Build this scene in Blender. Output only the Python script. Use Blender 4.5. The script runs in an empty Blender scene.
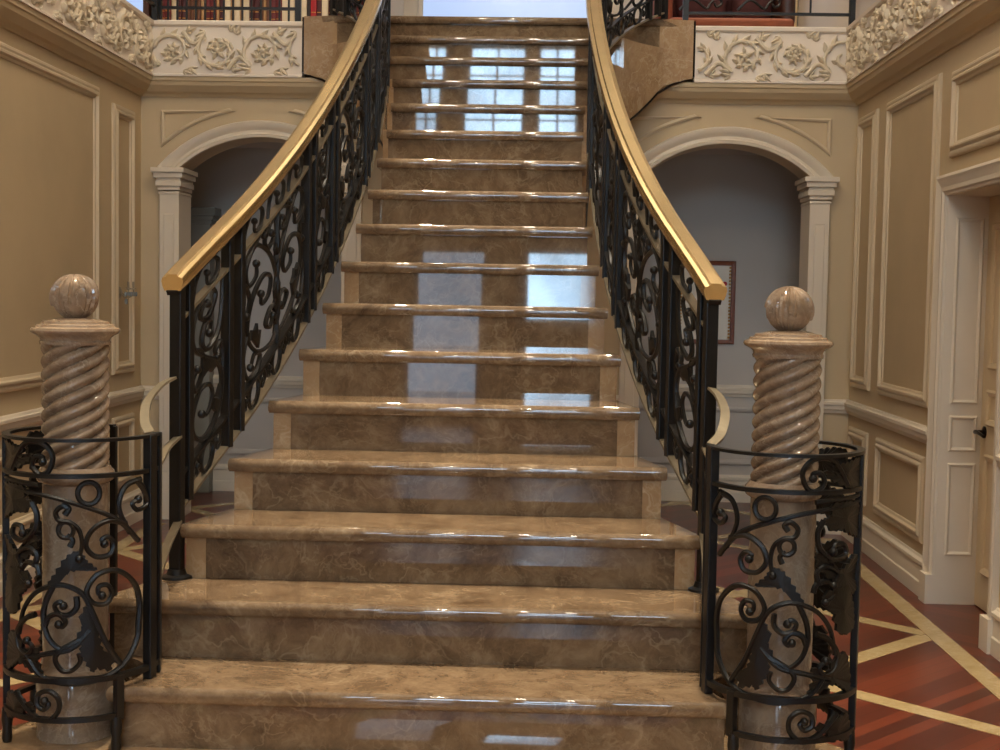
import bpy, bmesh, math, random
from mathutils import Vector, Matrix
random.seed(7)
scene = bpy.context.scene
COL = scene.collection
PI = math.pi
sin, cos, sqrt = math.sin, math.cos, math.sqrt
CX = -0.33                      # centre line of hall and staircase

# ------------------------------------------------------------------ materials
def lin(c):
    c /= 255.0
    return c / 12.92 if c <= 0.04045 else ((c + 0.055) / 1.055) ** 2.4
def rgb(r, g, b): return (lin(r), lin(g), lin(b), 1.0)

class NT:
    def __init__(s, name):
        s.m = bpy.data.materials.new(name); s.m.use_nodes = True
        s.t = s.m.node_tree; s.n = s.t.nodes; s.l = s.t.links
        s.b = s.n['Principled BSDF']
    def node(s, kind, **kw):
        nd = s.n.new(kind)
        for k, v in kw.items():
            if k in nd.inputs: nd.inputs[k].default_value = v
            else: setattr(nd, k, v)
        return nd
    def link(s, a, b): s.l.new(a, b)
    def ramp(s, fac, stops):
        r = s.n.new('ShaderNodeValToRGB')
        while len(r.color_ramp.elements) > 1: r.color_ramp.elements.remove(r.color_ramp.elements[-1])
        r.color_ramp.elements[0].position = stops[0][0]; r.color_ramp.elements[0].color = stops[0][1]
        for p, c in stops[1:]:
            e = r.color_ramp.elements.new(p); e.color = c
        s.link(fac, r.inputs[0]); return r.outputs[0]
    def mix(s, fac, a, b, mode='MIX'):
        m = s.n.new('ShaderNodeMix'); m.data_type = 'RGBA'; m.blend_type = mode
        for sock, v in ((m.inputs[0], fac), (m.inputs[6], a), (m.inputs[7], b)):
            if hasattr(v, 'links') or hasattr(v, 'is_linked'): s.link(v, sock)
            else: sock.default_value = v
        return m.outputs[2]
    def math(s, op, a, b=None):
        m = s.n.new('ShaderNodeMath'); m.operation = op
        for i, v in enumerate((a, b)):
            if v is None: continue
            if hasattr(v, 'is_linked'): s.link(v, m.inputs[i])
            else: m.inputs[i].default_value = v
        return m.outputs[0]
    def coords(s, scale=(1, 1, 1), rot=(0, 0, 0)):
        g = s.n.new('ShaderNodeNewGeometry'); mp = s.n.new('ShaderNodeMapping')
        mp.inputs['Scale'].default_value = scale; mp.inputs['Rotation'].default_value = rot
        s.link(g.outputs['Position'], mp.inputs['Vector']); return mp.outputs[0]
    def bump(s, h, strength=0.2, dist=0.01):
        b = s.n.new('ShaderNodeBump'); b.inputs['Strength'].default_value = strength
        b.inputs['Distance'].default_value = dist
        s.link(h, b.inputs['Height']); s.link(b.outputs[0], s.b.inputs['Normal'])

def plain(name, c, rough=0.5, metal=0.0, var=0.06, scale=6.0, bump=0.0, spec=0.5):
    t = NT(name)
    n = t.node('ShaderNodeTexNoise', Scale=scale, Detail=4.0)
    t.link(t.coords(), n.inputs['Vector'])
    lo = tuple(max(0, x * (1 - var)) for x in c[:3]) + (1,); hi = tuple(min(1, x * (1 + var)) for x in c[:3]) + (1,)
    t.link(t.ramp(n.outputs[0], [(0.3, lo), (0.7, hi)]), t.b.inputs['Base Color'])
    t.b.inputs['Roughness'].default_value = rough; t.b.inputs['Metallic'].default_value = metal
    t.b.inputs['Specular IOR Level'].default_value = spec
    if bump:
        n2 = t.node('ShaderNodeTexNoise', Scale=scale * 12, Detail=3.0)
        t.link(t.coords(), n2.inputs['Vector']); t.bump(n2.outputs[0], bump, 0.004)
    return t.m

def marble(name, dark, mid, light, vein, rough=0.1, scale=1.0, veinamt=0.55):
    t = NT(name)
    co = t.coords((scale,) * 3)
    nz = t.node('ShaderNodeTexNoise', Scale=2.6, Detail=7.0); t.link(co, nz.inputs['Vector'])
    warp = t.mix(0.35, co, nz.outputs['Color'], 'ADD')
    cloud = t.node('ShaderNodeTexNoise', Scale=7.0, Detail=10.0, Roughness=0.7); t.link(warp, cloud.inputs['Vector'])
    out = t.ramp(cloud.outputs[0], [(0.28, dark), (0.48, mid), (0.72, light)])
    # thin fibrous veins: ridges of stretched, warped noise running on the bias
    for sc, rot, w, amt in ((3.2, (0.3, 0.8, 0.5), 0.018, veinamt), (6.5, (0.9, -0.6, 0.2), 0.022, veinamt * 0.8), (12.0, (0.2, 0.5, -0.9), 0.03, veinamt * 0.6)):
        mp = t.n.new('ShaderNodeMapping'); mp.inputs['Rotation'].default_value = rot; mp.inputs['Scale'].default_value = (1, 2.4, 1.2)
        t.link(warp, mp.inputs['Vector'])
        n2 = t.node('ShaderNodeTexNoise', Scale=sc, Detail=3.0, Roughness=0.55); t.link(mp.outputs[0], n2.inputs['Vector'])
        ridge = t.math('ABSOLUTE', t.math('SUBTRACT', n2.outputs[0], 0.5))
        mask = t.ramp(ridge, [(0.0, (1, 1, 1, 1)), (w, (0, 0, 0, 1))])
        n3 = t.node('ShaderNodeTexNoise', Scale=2.0 + sc * 0.3, Detail=2.0); t.link(co, n3.inputs['Vector'])
        gate = t.ramp(n3.outputs[0], [(0.40, (0, 0, 0, 1)), (0.62, (amt, amt, amt, 1))])
        out = t.mix(t.math('MULTIPLY', mask, gate), out, vein)
    t.link(out, t.b.inputs['Base Color'])
    t.b.inputs['Roughness'].default_value = rough
    t.b.inputs['Specular IOR Level'].default_value = 0.6
    return t.m

M = {}
M['stair'] = marble('stair_marble', rgb(76, 58, 42), rgb(112, 90, 68), rgb(142, 119, 93), rgb(170, 150, 122), 0.025, 1.25, 0.36)
M['stair_pale'] = marble('pale_stair_marble', rgb(140, 110, 80), rgb(160, 130, 97), rgb(176, 148, 114), rgb(200, 180, 150), 0.06)
M['column'] = marble('column_marble', rgb(112, 92, 74), rgb(142, 119, 97), rgb(164, 142, 118), rgb(190, 172, 150), 0.09, 1.8)
M['shaft'] = marble('shaft_marble', rgb(118, 100, 84), rgb(142, 122, 102), rgb(160, 140, 118), rgb(184, 168, 148), 0.1, 1.3)
M['inlay'] = marble('inlay_marble', rgb(156, 132, 90), rgb(174, 149, 104), rgb(188, 165, 122), rgb(202, 184, 148), 0.2, 1.5)
M['iron'] = plain('black_wrought_iron', rgb(13, 12, 12), 0.38, 0.0, 0.3, 20, 0.2, 0.45)
M['strap'] = plain('burnished_flat_iron', rgb(150, 138, 116), 0.35, 0.6, 0.1, 14)
M['gold'] = plain('polished_brass', rgb(248, 222, 170), 0.22, 1.0, 0.06, 9)
M['wall'] = plain('tan_wall_paint', rgb(196, 174, 138), 0.6, 0, 0.03, 3)
M['field'] = plain('tan_wall_fabric', rgb(194, 172, 136), 0.75, 0, 0.05, 2.5, 0.1)
M['trim'] = plain('cream_trim_paint', rgb(220, 206, 184), 0.42, 0, 0.02, 3)
M['white'] = plain('ivory_frieze_paint', rgb(232, 218, 200), 0.5, 0, 0.02, 3)
M['relief'] = plain('cream_gilt_relief', rgb(220, 204, 176), 0.32, 0.0, 0.06, 12)
M['backwall'] = plain('grey_wall_paint', rgb(188, 178, 166), 0.6, 0, 0.03, 3)
M['upper'] = plain('pale_upper_paint', rgb(222, 214, 206), 0.6, 0, 0.02, 3)
M['ceiling'] = plain('ceiling_paint', rgb(220, 212, 200), 0.7, 0, 0.02, 3)
M['door'] = plain('cream_door_paint', rgb(206, 184, 148), 0.42, 0, 0.03, 3)
M['handle'] = plain('dark_bronze', rgb(46, 38, 34), 0.3, 0.9, 0.1, 20)
M['pframe'] = plain('red_brown_frame', rgb(124, 62, 30), 0.35, 0, 0.25, 30)
M['pbead'] = plain('gilt_bead', rgb(190, 140, 70), 0.35, 0.6, 0.1, 30)
M['mat'] = plain('picture_mat', rgb(232, 222, 204), 0.7, 0, 0.03, 8)
M['red'] = plain('red_paint', rgb(186, 34, 40), 0.6, 0, 0.2, 40)
M['leafgreen'] = plain('green_paint', rgb(80, 96, 60), 0.6, 0, 0.2, 40)
M['terracotta'] = plain('terracotta_fabric', rgb(138, 76, 52), 0.85, 0, 0.1, 14, 0.2)
M['maroon'] = plain('maroon_velvet', rgb(70, 30, 27), 0.85, 0, 0.3, 16, 0.2)
M['darkwood'] = plain('dark_wood', rgb(66, 36, 26), 0.4, 0, 0.25, 9)
M['paper'] = plain('page_paper', rgb(226, 214, 188), 0.8, 0, 0.05, 20)
M['crystal'] = plain('crystal_drop', rgb(190, 205, 215), 0.08, 0.6, 0.1, 20)

def floor_mat():
    t = NT('chevron_wood_floor')
    g = t.n.new('ShaderNodeNewGeometry'); sp = t.n.new('ShaderNodeSeparateXYZ'); t.link(g.outputs['Position'], sp.inputs[0])
    W = 0.93
    xo = t.math('SUBTRACT', sp.outputs[0], 0.9)
    xs = t.math('DIVIDE', xo, W)
    col = t.math('FLOOR', xs)
    tri = t.math('ABSOLUTE', t.math('SUBTRACT', t.math('FRACT', t.math('DIVIDE', xs, 2.0)), 0.5))
    v = t.math('DIVIDE', t.math('ADD', sp.outputs[1], t.math('MULTIPLY', tri, 2 * W)), 0.085)
    row = t.math('FLOOR', v)
    cb = t.n.new('ShaderNodeCombineXYZ'); t.link(col, cb.inputs[0]); t.link(row, cb.inputs[1])
    wn = t.n.new('ShaderNodeTexWhiteNoise'); t.link(cb.outputs[0], wn.inputs['Vector'])
    base = t.ramp(wn.outputs['Value'], [(0.0, rgb(66, 24, 15)), (0.5, rgb(90, 34, 20)), (1.0, rgb(116, 50, 29))])
    gr = t.node('ShaderNodeTexNoise', Scale=5.0, Detail=6.0)
    mp = t.n.new('ShaderNodeMapping'); mp.inputs['Scale'].default_value = (1.5, 9, 1); t.link(g.outputs['Position'], mp.inputs[0]); t.link(mp.outputs[0], gr.inputs['Vector'])
    base = t.mix(t.math('MULTIPLY', gr.outputs[0], 0.5), base, rgb(84, 30, 20))
    gap = t.math('LESS_THAN', t.math('FRACT', v), 0.05)
    base = t.mix(t.math('MULTIPLY', gap, 0.6), base, rgb(50, 20, 14))
    t.link(base, t.b.inputs['Base Color']); t.b.inputs['Roughness'].default_value = 0.28
    return t.m
M['floor'] = floor_mat()

def emit(name, c, s, cloudy=0.0):
    t = NT(name)
    t.b.inputs['Base Color'].default_value = (0.02, 0.02, 0.02, 1)
    t.b.inputs['Roughness'].default_value = 0.2
    t.b.inputs['Emission Color'].default_value = c
    if cloudy:
        n = t.node('ShaderNodeTexNoise', Scale=1.1, Detail=3.0); t.link(t.coords(), n.inputs['Vector'])
        lo = tuple(x * (1 - cloudy) for x in c[:3]) + (1,)
        t.link(t.ramp(n.outputs[0], [(0.35, lo), (0.65, c)]), t.b.inputs['Emission Color'])
    t.b.inputs['Emission Strength'].default_value = s
    return t.m
M['day'] = emit('daylit_glass', (0.50, 0.75, 1.0, 1), 27.0, 0.55)
M['daydim'] = emit('curtained_daylit_glass', (0.60, 0.78, 1.0, 1), 4.5, 0.25)
M['corrfill'] = emit('added_corridor_glow', (0.84, 0.89, 1.0, 1), 1.0, 0.2)  # fill glow for the added corridor windows
M['daytop'] = emit('landing_daylit_glass', (0.50, 0.66, 1.0, 1), 1.05, 0.12)
M['bulb'] = emit('candle_bulb', (1.0, 0.72, 0.40, 1), 12.0)

# ------------------------------------------------------------------ mesh helpers
class MB:
    def __init__(s): s.v = []; s.f = []
    def add(s, vs, fs):
        b = len(s.v); s.v.extend(Vector(p) for p in vs); s.f.extend(tuple(b + i for i in f) for f in fs); return s
    def box(s, a, b):
        x0, x1 = sorted((a[0], b[0])); y0, y1 = sorted((a[1], b[1])); z0, z1 = sorted((a[2], b[2]))
        return s.add([(x0,y0,z0),(x1,y0,z0),(x1,y1,z0),(x0,y1,z0),(x0,y0,z1),(x1,y0,z1),(x1,y1,z1),(x0,y1,z1)],
              [(0,3,2,1),(4,5,6,7),(0,1,5,4),(1,2,6,5),(2,3,7,6),(3,0,4,7)])
    def grid(s, rows, close_u=False, close_v=False, caps=False):
        n = len(rows); m = len(rows[0]); vs = [p for r in rows for p in r]; fs = []
        for i in range(n if close_u else n - 1):
            for j in range(m if close_v else m - 1):
                a = i * m + j; b = i * m + (j + 1) % m; i2 = (i + 1) % n
                fs.append((a, b, i2 * m + (j + 1) % m, i2 * m + j))
        if caps:
            fs.append(tuple(range(m - 1, -1, -1))); fs.append(tuple((n - 1) * m + j for j in range(m)))
        return s.add(vs, fs)
    def lathe(s, cx, cy, prof, n=40):
        rows = [[(cx + r * cos(2*PI*j/n), cy + r * sin(2*PI*j/n), z) for j in range(n)] for r, z in prof]
        return s.grid(rows, close_v=True, caps=True)
    def prism(s, poly, z0, z1):
        n = len(poly); vs = [(x, y, z0) for x, y in poly] + [(x, y, z1) for x, y in poly]
        fs = [tuple(range(n - 1, -1, -1)), tuple(range(n, 2 * n))] + [(i, (i + 1) % n, n + (i + 1) % n, n + i) for i in range(n)]
        return s.add(vs, fs)
    def sweep(s, path, sec, up=Vector((0, 0, 1)), closed=False, scale=None, plumb=False):
        """sec: list of (side, up) points; side is horizontal, to the right of the direction of travel"""
        P = [Vector(p) for p in path]; n = len(P); rows = []
        for i in range(n):
            if closed: t = P[(i + 1) % n] - P[i - 1]
            else: t = P[min(i + 1, n - 1)] - P[max(i - 1, 0)]
            if plumb and i == 0: t = Vector((t.x, t.y, .1 * t.z))
            t.normalize(); side = t.cross(up)
            if side.length < 1e-6: side = Vector((1, 0, 0))
            side.normalize(); u = side.cross(t)
            k = scale[i] if scale else 1
            rows.append([P[i] + side * a * k + u * b * k for a, b in sec])
        return s.grid(rows, close_u=closed, close_v=True, caps=not closed)
    def tube(s, path, r, n=6, closed=False, taper=None):
        P = [Vector(p) for p in path]; N = len(P); rows = []
        nrm = None
        for i in range(N):
            if closed: t = P[(i + 1) % N] - P[i - 1]
            else: t = P[min(i + 1, N - 1)] - P[max(i - 1, 0)]
            if t.length < 1e-9: t = Vector((0, 0, 1))
            t.normalize()
            if nrm is None:
                nrm = t.orthogonal().normalized()
            nrm = (nrm - t * nrm.dot(t))
            if nrm.length < 1e-6: nrm = t.orthogonal()
            nrm.normalize(); b = t.cross(nrm)
            rr = r * (taper(i / max(1, N - 1)) if taper else 1)
            rows.append([P[i] + (nrm * cos(2*PI*(j+.5)/n) + b * sin(2*PI*(j+.5)/n)) * rr for j in range(n)])
        return s.grid(rows, close_u=closed, close_v=True, caps=not closed)
    def ball(s, c, r, n=10, m=7, sc=(1, 1, 1), mat=None):
        c = Vector(c); vs = []; fs = []
        for i in range(m + 1):
            a = PI * i / m
            for j in range(n):
                p = Vector((r * sc[0] * sin(a) * cos(2*PI*j/n), r * sc[1] * sin(a) * sin(2*PI*j/n), r * sc[2] * cos(a)))
                if mat is not None: p = mat @ p
                vs.append(c + p)
        for i in range(m):
            for j in range(n):
                fs.append((i*n+j, (i+1)*n+j, (i+1)*n+(j+1)%n, i*n+(j+1)%n))
        return s.add(vs, fs)
    def build(s, name, mat, parent=None, smooth=False, bevel=0.0, props=None):
        me = bpy.data.meshes.new(name)
        me.from_pydata([tuple(v) for v in s.v], [], s.f); me.update()
        bm = bmesh.new(); bm.from_mesh(me)
        bmesh.ops.remove_doubles(bm, verts=bm.verts, dist=1e-6)
        bmesh.ops.recalc_face_normals(bm, faces=bm.faces)
        bm.to_mesh(me); bm.free()
        if smooth:
            for p in me.polygons: p.use_smooth = True
            try: me.set_sharp_from_angle(angle=math.radians(40))
            except Exception: pass
        me.materials.append(mat)
        o = bpy.data.objects.new(name, me); COL.objects.link(o)
        if bevel:
            b = o.modifiers.new('bevel', 'BEVEL'); b.width = bevel; b.segments = 2; b.limit_method = 'ANGLE'
        if parent: o.parent = parent
        return o

def thing(name, label, cat, group=None, loc=(0, 0, 0)):
    o = bpy.data.objects.new(name, None); COL.objects.link(o); o.empty_display_size = 0.1
    o['label'] = label; o['category'] = cat
    if group: o['group'] = group
    return o
def tag(o, label, cat, group=None):
    o['label'] = label; o['category'] = cat
    if group: o['group'] = group
    return o
def struct(o, label=None, cat=None):
    o['kind'] = 'structure'
    if label: o['label'] = label
    if cat: o['category'] = cat
    return o

def cr(pts, n=6):
    """smooth curve through points"""
    P = [Vector(p) if len(p) == 3 else Vector((p[0], p[1], 0)) for p in pts]
    Q = [P[0] * 2 - P[1]] + P + [P[-1] * 2 - P[-2]]; out = []
    for i in range(1, len(Q) - 2):
        for k in range(n):
            t = k / n; a, b, c, d = Q[i-1], Q[i], Q[i+1], Q[i+2]
            out.append(0.5 * ((2*b) + (c - a)*t + (2*a - 5*b + 4*c - d)*t*t + (3*b - a - 3*c + d)*t**3))
    out.append(P[-1]); return out
def circ(cx, cy, r, n=20, r2=None):
    r2 = r2 or r
    return [(cx + r*cos(2*PI*i/n), cy + r2*sin(2*PI*i/n)) for i in range(n)]

def frame_moulding(mb, F, u0, v0, u1, v1, prof):
    """mitred rectangular moulding; prof: (inset, height) points; F(u, v, w) -> world"""
    rows = []
    for (u, v, su, sv) in ((u0, v0, 1, 1), (u1, v0, -1, 1), (u1, v1, -1, -1), (u0, v1, 1, -1)):
        rows.append([F(u + su * i, v + sv * i, h) for i, h in prof])
    mb.grid(rows, close_u=True)
PM = [(0, 0), (0, .012), (.008, .02), (.02, .022), (.03, .018), (.042, .03), (.052, .03), (.06, .014), (.072, .010), (.076, 0)]
PMS = [(0, 0), (0, .012), (.012, .02), (.026, .018), (.04, .008), (.044, 0)]
def run_moulding(mb, F, u0, u1, prof):
    """prof: closed (v, w) section swept along u"""
    rows = [[F(u, v, w) for v, w in prof] for u in (u0, u1)]
    mb.grid(rows, close_v=True, caps=True)

# ------------------------------------------------------------------ stair geometry
ZA, RISE, YA, GO = 0.39, 0.1815, 3.715, 0.3075
zt = lambda k: ZA + RISE * k
yn = lambda k: YA + GO * k
def nos(y): return ZA + RISE * (y - YA) / GO
WPTS = [(3.9, 1.0), (4.2, .905), (4.35, .868), (4.54, .815), (4.745, .757), (4.98, .702), (5.27, .650), (5.6, .607), (5.96, .576),
        (6.32, .556), (6.7, .546), (7.2, .556), (7.65, .588), (8.0, .65), (8.3, .775), (8.5, .91), (8.62, 1.025), (8.66, 1.08), (8.7, 1.262), (8.8, 1.5)]
WD = cr(WPTS, 8)
def wr(y):
    if y <= WD[0].x: return WD[0].y
    for a, b in zip(WD, WD[1:]):
        if a.x <= y <= b.x:
            return a.y + (b.y - a.y) * ((y - a.x) / max(1e-9, b.x - a.x))
    return WD[-1].y
def ws(y): return wr(y) - 0.018
PLATZ = 0.2085
COLX = {1: 0.70, -1: -1.363}; GX = {1: 0.70, -1: -1.341}; COLY = 3.86; CR_ = 0.2125

# ------------------------------------------------------------------ setting: floor
XL, XR, YB, YF = -2.67, 2.0, 8.80, -6.0
fl = MB(); fl.box((-4.2, YF - .3, -.1), (2.6, 10.4, 0)); floor = struct(fl.build('floor', M['floor']))
def strip(x0, y0, x1, y1, w=.098, top=.0016):
    d = Vector((x1 - x0, y1 - y0, 0)); d.normalize(); n = Vector((-d.y, d.x, 0)) * w / 2
    mb.prism([(x0 - n.x, y0 - n.y), (x1 - n.x, y1 - n.y), (x1 + n.x, y1 + n.y), (x0 + n.x, y0 + n.y)], -.01, top)
for s in (1, -1):
    mb = MB()
    mx = lambda x: x if s == 1 else 2 * CX - x
    strip(mx(1.83), -5.5, mx(1.83), 8.6, .095, .0024)
    mb.build('marble_inlay', M['inlay'], floor)
    mb = MB()
    # lattice of diagonals inside the border
    for i in range(-8, 6):
        c = 7.95 + 1.54 * i                       # X + Y = c
        xa, xb = -0.2, 1.79
        strip(mx(xb), c - xb, mx(xa), c - xa)
        d = 4.33 + 1.54 * i                       # Y - X = d
        strip(mx(xb), d + xb, mx(xa), d + xa, .098, .0008)
    mb.build('marble_inlay', M['inlay'], floor)

# platform (first, widest step) with round ends round the columns
def platform():
    pts = []
    n = 16
    for i in range(n + 1):
        a = -PI/2 + PI * i / n * .92
        pts.append((COLX[1] - .06 + .30 * cos(a), 3.74 + .30 * sin(a)))
    pts += [(COLX[1] - .15, 4.10)]
    L = [(2 * CX - x, y) for x, y in pts][::-1]
    return pts + L
stair = thing('staircase', 'grand brown marble staircase narrowing upward between black iron railings', 'staircase')
pp = platform()
mb = MB(); mb.prism(pp, 0, PLATZ - .035); mb.build('platform_riser', M['stair'], stair)
mb = MB()
cxm, cym = CX, 3.85
def grow(poly, d):
    out = []
    n = len(poly)
    for i in range(n):
        a = Vector(poly[i-1]); b = Vector(poly[(i+1) % n]); t = (b - a).normalized(); nn = Vector((t.y, -t.x))
        out.append((poly[i][0] + nn.x * d, poly[i][1] + nn.y * d))
    return out
rows = [[(x, y, z) for x, y in grow(pp, d)] for d, z in ((.012, PLATZ-.036), (.026, PLATZ-.03), (.03, PLATZ-.018), (.024, PLATZ-.005), (.01, PLATZ))]
mb.grid(rows, close_v=True, caps=True)
mb.build('platform_tread', M['stair_pale'], stair, smooth=True)

# treads, risers
TH = 0.046
def nose(y0, z):   # bullnose profile (y, z) starting under the front going over the top
    return [(y0 + .030, z - TH), (y0 + .012, z - TH), (y0 + .003, z - TH * .80), (y0, z - TH * .5), (y0 + .003, z - TH * .2), (y0 + .012, z)]
def profile_solid(mb, prof, wf):
    L = [(CX - wf(y), y, z) for y, z in prof]; R = [(CX + wf(y), y, z) for y, z in prof]
    mb.grid([L, R], close_v=True, caps=True)
def soffit(y):
    t = min(1, max(0, (y - 8.34) / .36))
    return nos(y) - .54 + .15 * t ** 3
def wA(y):
    """half width of the lowest step: its ends are cut round the columns"""
    d = .197 ** 2 - (y - COLY) ** 2
    return min(.93, (.70 - sqrt(d) if d > 0 else .70) - CX)
for k in range(17):
    z = zt(k); y0 = yn(k); last = k == 16
    yb = yn(k + 1) + (.05 if k < 11 else .034) if not last else 8.798
    wf = wA if k == 0 else ((lambda y: 1.0 - .0 * y) if k == 1 else ws)
    if k == 1:
        # second step: rounded ends that carry the newels
        yb = 4.47
        wf = lambda y: 1.0 if y < 4.1 else 1.0 - .35 * max(0, y - 4.1)
    if k >= 11: wf = lambda y: (ws(y) if y < 8.69 else 1.245) - .016
    mb = MB()
    top = nose(y0, z)
    m = 16 if k >= 11 else (14 if k == 0 else 7)
    y_in = y0 + .012
    back = [(y_in + (yb - y_in) * j / m, z) for j in range(1, m + 1)]
    und = [(yb - (yb - y0 - .03) * j / m, z - TH) for j in range(0, m)]
    profile_solid(mb, top + back + und, wf)
    mb.build('tread', M['stair'], stair, smooth=True)
    # riser and the body behind it
    mb = MB(); yr = y0 + .03
    ye = yb - .02
    pl = []
    ww = (lambda y: wf(y) - (.008 if k == 0 else (.006 if k >= 11 else .02)))
    mm = 16 if k >= 11 or k == 0 else 6
    ys = [yr + (ye - yr) * j / mm for j in range(mm + 1)]
    zb = lambda y: max(0.0 if k > 1 else (PLATZ if k == 0 else PLATZ), soffit(y)) if k < 16 else max(soffit(min(y, 8.70)), 2.5)
    rt_ = [[(CX - ww(y), y, max(zb(y), 0)) for y in ys], [(CX - ww(y), y, z - TH) for y in ys],
           [(CX + ww(y), y, z - TH) for y in ys], [(CX + ww(y), y, max(zb(y), 0)) for y in ys]]
    mb.grid(rt_, close_u=True)
    f0 = [r[0] for r in rt_]; f1 = [r[-1] for r in rt_]
    mb.add(f0, [(0, 1, 2, 3)]); mb.add(f1, [(3, 2, 1, 0)])
    mb.build('riser', M['stair'], stair)
    if 2 <= k <= 7:
        for s in (1, -1):
            e = MB(); xo = CX + s * (ws(yr) - .010); xi = CX + s * (ws(yr) - .075)
            zlo = zt(k - 1)
            e.box((xi, yr - .006, zlo), (xo, yr + .03, z - TH)); e.build('riser_end', M['stair_pale'], stair)
# outer stringer faces: pale slabs that follow the flared side with the soffit below
for s in (1, -1):
    mb = MB()
    for k in range(11, 17):
        ya = yn(k) + .022; ybk = yn(k + 1) + .022 if k < 16 else 8.712
        n = 16
        yy = [ya + (ybk - ya) * i / n for i in range(n + 1)]
        o = lambda y, d: CX + s * ((ws(y) if y < 8.69 else 1.245) - .02 + d)
        zz = zt(k) - (0.0 if k == 16 else 0.0)
        zl = lambda y: soffit(min(y, 8.70))
        rows = []
        outer_lo = [(o(y, .024), y, zl(y)) for y in yy]; outer_hi = [(o(y, .024), y, zz + .001) for y in yy]
        inner_hi = [(o(y, -.004), y, zz + .001) for y in yy]; inner_lo = [(o(y, -.004), y, zl(y)) for y in yy]
        mb.grid([outer_lo, outer_hi, inner_hi, inner_lo], close_u=True)
        q = [outer_lo, outer_hi, inner_hi, inner_lo]
        mb.add([r[0] for r in q], [(0, 1, 2, 3)]); mb.add([r[-1] for r in q], [(3, 2, 1, 0)])
    mb.build('stringer', M['stair_pale'], stair)
    ed = MB()
    yy = [7.0 + (8.715 - 7.0) * i / 40 for i in range(41)]
    path = [(CX + s * ((ws(y) if y < 8.69 else 1.245) + .004), y, (soffit(min(y, 8.70))) - .006) for y in yy]
    ed.tube(path, .008, 6)
    if s: ed.tube([(CX + s * 1.256, 8.70, 2.94), (CX + s * 1.256, 8.70, 3.29)], .007, 6)
    ed.build('stringer_edge', M['handle'], stair, smooth=True)

# ------------------------------------------------------------------ railings
def rail_path():
    Y = []; y = 4.35
    pts = []
    while y < 8.66:
        pts.append((wr(y), y)); y += .02
    return pts
RP = rail_path()
RS = [0.0]
for a, b in zip(RP, RP[1:]): RS.append(RS[-1] + math.hypot(b[0] - a[0], b[1] - a[1]))
RLEN = RS[-1]
def rail_at(sv):
    """(half width, y) at arc length sv, extended straight at both ends"""
    if sv <= 0:
        d = ((RP[1][0] - RP[0][0]) / (RS[1]), (RP[1][1] - RP[0][1]) / RS[1]); return (RP[0][0] + d[0] * sv, RP[0][1] + d[1] * sv)
    for i in range(len(RS) - 1):
        if RS[i] <= sv <= RS[i + 1]:
            t = (sv - RS[i]) / (RS[i + 1] - RS[i]); return (RP[i][0] + (RP[i+1][0] - RP[i][0]) * t, RP[i][1] + (RP[i+1][1] - RP[i][1]) * t)
    return RP[-1]
def acanthus_poly(pts): return pts

def slab_poly(mb, pts3, nrm_fn, th):
    """thin solid from an outline lying on a surface; nrm_fn(p) gives the normal"""
    n = len(pts3); A = [Vector(p) + nrm_fn(p) * th for p in pts3]; B = [Vector(p) - nrm_fn(p) * th for p in pts3]
    c = sum((Vector(p) for p in pts3), Vector()) / n
    ca = c + nrm_fn(c) * th * 2.2; cb = c - nrm_fn(c) * th * 2.2
    vs = A + B + [ca, cb]; fs = []
    for i in range(n):
        j = (i + 1) % n
        fs += [(i, j, 2 * n), (n + j, n + i, 2 * n + 1), (j, i, n + i, n + j)]
    mb.add(vs, fs)

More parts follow.
